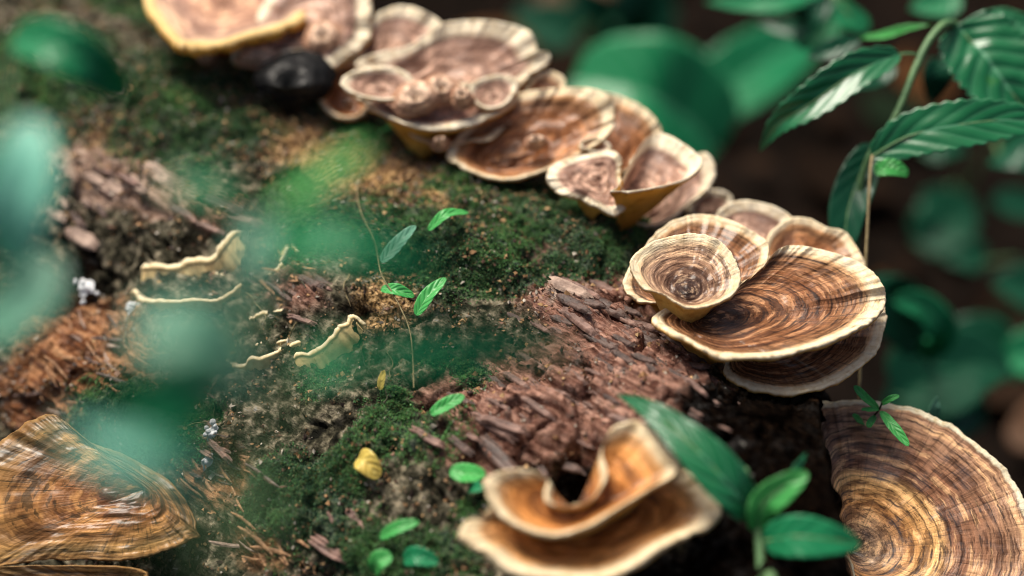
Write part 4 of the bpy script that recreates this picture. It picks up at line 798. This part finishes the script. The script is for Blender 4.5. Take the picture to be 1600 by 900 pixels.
def build_moss(count=78000):
    n_, m_ = LT.shape; L = np.stack([LT, LPH[None, :] * LOGR + 0 * LT, 0 * LT], -1)
    w_ = VW * (.22 + sstep(.5, 1.1, LMK['mm'] + 1.5 * fbm(L * .9, 4, 301))) * (LMK['mm'] > .08) * sstep(.5, .1, LMK['char_dark'])
    B, nn, i, j, r = lv_sample(w_, count, 11); k = 6
    ang = r.random((count, k)) * 2 * np.pi; ref = nrm(np.cross(nn, AX)); rf2 = np.cross(nn, ref)
    big = .55 + .9 * (fbm(B * .8, 2, 311) * .5 + .5)[:, None]
    Ln = r.uniform(.045, .125, (count, k)) * big; W_ = r.uniform(.010, .026, (count, k)) * (.7 + .5 * big)
    tilt = r.uniform(.25, 1.15, (count, k))
    lat = np.cos(ang)[..., None] * ref[:, None] + np.sin(ang)[..., None] * rf2[:, None]
    D = np.cos(tilt)[..., None] * nn[:, None] + np.sin(tilt)[..., None] * lat
    Sd = nrm(np.cross(D, nn[:, None] + 1e-3)); b0 = B[:, None] + lat * .02 - nn[:, None] * .03
    mid = b0 + D * (Ln * .55)[..., None]; tip = b0 + D * Ln[..., None] + nn[:, None] * (.15 * Ln)[..., None]
    V = np.stack([b0, mid - Sd * W_[..., None], tip, mid + Sd * W_[..., None]], 2).reshape(-1, 3)
    F = np.arange(len(V)).reshape(-1, 4)
    t_ = np.clip(.5 + .55 * fbm(B * .45 + 9, 3, 321) + r.normal(size=count) * .16, 0, 1)[:, None]
    tip_l = r.uniform(.6, 1.5, (count, k, 1))
    c = (np.array([.032, .072, .046]) * (1 - t_) + np.array([.135, .32, .095]) * t_)[:, None] * tip_l
    dry = (r.random((count, k, 1)) < .14); c = np.where(dry, np.array([.13, .13, .05]), c)
    c = np.repeat(c[:, :, None], 4, 2); c[:, :, 2] *= 1.25
    col = np.concatenate([c.reshape(-1, 3), np.ones((len(V), 1))], 1)
    o = obj("moss", V, F, M_MOSS, None, {'col': ('FLOAT_COLOR', col)}, False)
    tag(o, "short dark green moss carpeting the fallen log's bark", "moss", kind='stuff')
build_moss()
def build_crumbs(count=26000):
    L = np.stack([LT, LPH[None, :] * LOGR + 0 * LT, 0 * LT], -1)
    w_ = VW * sstep(.5, .1, LMK['char_dark']) * (.25 + 2.2 * LMK['tan'] + .5 * LMK['pale'] + .5 * LMK['shred']) * sstep(-.2, .5, fbm(L * 1.1, 3, 401) + .2)
    B, nn, i, j, r = lv_sample(w_, count, 13)
    s = np.exp(r.normal(-3.15, .45, count)); s = np.minimum(s, .09)
    base = np.array([[1, 0, 0], [-1, 0, 0], [0, 1, 0], [0, -1, 0], [0, 0, 1], [0, 0, -1.]]); F0 = np.array([[0, 2, 4], [2, 1, 4], [1, 3, 4], [3, 0, 4], [2, 0, 5], [1, 2, 5], [3, 1, 5], [0, 3, 5]])
    V = base[None] * (1 + .5 * r.normal(size=(count, 6, 3)))*s[:, None, None] + .25 * s[:, None, None] * r.normal(size=(count, 6, 3)) + (B + nn * (s * .3)[:, None])[:, None]; V = V.reshape(-1, 3)
    F = (F0[None] + (np.arange(count) * 6)[:, None, None]).reshape(-1, 3)
    pal = np.array([[.42, .27, .13], [.30, .17, .08], [.10, .06, .04], [.04, .025, .02], [.38, .34, .28], [.18, .10, .07]])
    tn = LMK['tan'][i, j]; pr = r.random(count); idx = np.where(pr < .25 + .5 * tn, r.integers(0, 2, count), r.integers(1, 6, count)); c = pal[idx] * r.uniform(.6, 1.3, (count, 1))
    col = np.concatenate([np.repeat(c, 6, 0), np.ones((len(V), 1))], 1)
    o = obj("bark_crumbs", V, F, M_CRUMB, None, {'col': ('FLOAT_COLOR', col)}, False)
    tag(o, "loose tan and brown bark crumbs scattered over the fallen log", "crumbs", kind='stuff')
build_crumbs()
def build_litter(count=1500):
    r = np.random.default_rng(17); X = r.uniform(-120, 160, count); Y = r.uniform(30, 330, count)
    n, m = 6, 4; u = np.linspace(0, 1, n); v = np.linspace(-1, 1, m); U, Vv = np.meshgrid(u, v, indexing='ij'); w_ = np.sin(np.pi * np.clip(u, .02, .98)) ** .7
    Ls = r.uniform(3, 9, count); a = r.random(count) * 6.283; cu = r.uniform(-.25, .35, count)
    px_ = (U - .5)[None] * Ls[:, None, None]; py_ = (Vv * w_[:, None] * .3)[None] * Ls[:, None, None]; pz = (cu[:, None, None] * ((U - .5) ** 2 * 4 + .3 * Vv ** 2)[None]) * Ls[:, None, None] * .5 + r.uniform(0, 1.2, count)[:, None, None]
    V = np.stack([X[:, None, None] + px_ * np.cos(a)[:, None, None] - py_ * np.sin(a)[:, None, None], Y[:, None, None] + px_ * np.sin(a)[:, None, None] + py_ * np.cos(a)[:, None, None], pz], -1).reshape(-1, 3)
    F = (grid_faces(n, m)[None] + (np.arange(count) * n * m)[:, None, None]).reshape(-1, 4)
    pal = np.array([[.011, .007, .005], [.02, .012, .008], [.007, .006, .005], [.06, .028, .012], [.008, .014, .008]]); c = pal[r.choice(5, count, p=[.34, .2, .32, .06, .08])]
    col = np.concatenate([np.repeat(c, n * m, 0), np.ones((len(V), 1))], 1)
    o = obj("leaf_litter", V, F, mat_attrcol("leaf_litter_brown", 1.0, .0, .0), None, {'col': ('FLOAT_COLOR', col)})
    tag(o, "dark brown dead leaf litter covering the forest floor behind the log", "leaf litter", kind='stuff')
build_litter()
def deadleaf(px, py, L, ang, lab, mat):
    g = gnd(px, py); pl = plant("dead_leaf", g, lab, None, "leaf"); d = np.array([math.cos(ang), math.sin(ang), .0])
    V, F, lc, S, N2 = leaf_mesh([g - d * L * .5 + [0, 0, 1.2], g + [0, 0, 1.8], g + d * L * .5 + [0, 0, 1.5]], L * .28, (0, -.2, 1), n=16, m=9, seed=5, shape=(.5, .5), wavy=.4); obj("blade", V, F, LM[mat], pl, {'leafco': ('FLOAT_VECTOR', lc)})
deadleaf(1628, 690, 6, .6, "ochre dead leaf on the forest floor beyond the big round bracket", 'ochre')
deadleaf(905, 15, 12, 1.2, "olive brown dead leaf in the dark gap above the ridge fungi", 'ochre')
# white lichen crusts
def lichen(px, py, rx, ry, lab, seed):
    P, n = log_point(px, py, .05); x = AX; y = np.cross(n, x); r = np.random.default_rng(seed); V = []; F = []; k = 0
    root = empty("lichen_patch", P, lab, "lichen")
    ns, nr = 22, 8
    a = np.arange(ns) / ns * 6.283; s = np.linspace(0, 1, nr); S, A = np.meshgrid(s, a, indexing='ij'); e = 1 + .35 * noise(np.stack([np.cos(A) * 2, np.sin(A) * 2, 0 * A + seed], -1), seed)
    X, Y = np.cos(A) * S * e * rx, np.sin(A) * S * e * ry; Z = .22 * (1 - S ** 2) * (1 + .8 * noise(np.stack([X * 6, Y * 6, 0 * X + seed], -1), seed + 1)) - .06
    V = P + X[..., None] * x + Y[..., None] * y + Z[..., None] * n
    obj("crust", V.reshape(-1, 3), grid_faces(nr, ns, True), M_LICHEN, root)
    for q in range(7):
        b = r.normal(size=2) * .6; c = P + x * b[0] * rx + y * b[1] * ry + n * .1; r_ = r.uniform(.05, .14); aa = np.arange(8) / 8 * 6.283; hh = np.linspace(0, 1, 4)
        HH, AA = np.meshgrid(hh, aa, indexing='ij'); v = c + (np.cos(AA) * np.cos(HH * 1.5) * r_)[..., None] * x + (np.sin(AA) * np.cos(HH * 1.5) * r_)[..., None] * y + (np.sin(HH * 1.5) * r_)[..., None] * n
        obj("nodule", v.reshape(-1, 3), grid_faces(4, 8, True), M_LICHEN, root)
lichen(124, 442, .42, .36, "larger white lichen crust left of the yellow shelf fungus", 3)
lichen(196, 471, .36, .30, "smaller white lichen crust under the frayed cream shelf", 4)
lichen(350, 682, .22, .3, "thin white lichen fleck on the dark lower log", 5)
lichen(332, 725, .14, .32, "narrow white lichen streak by the rusty splinters", 6)
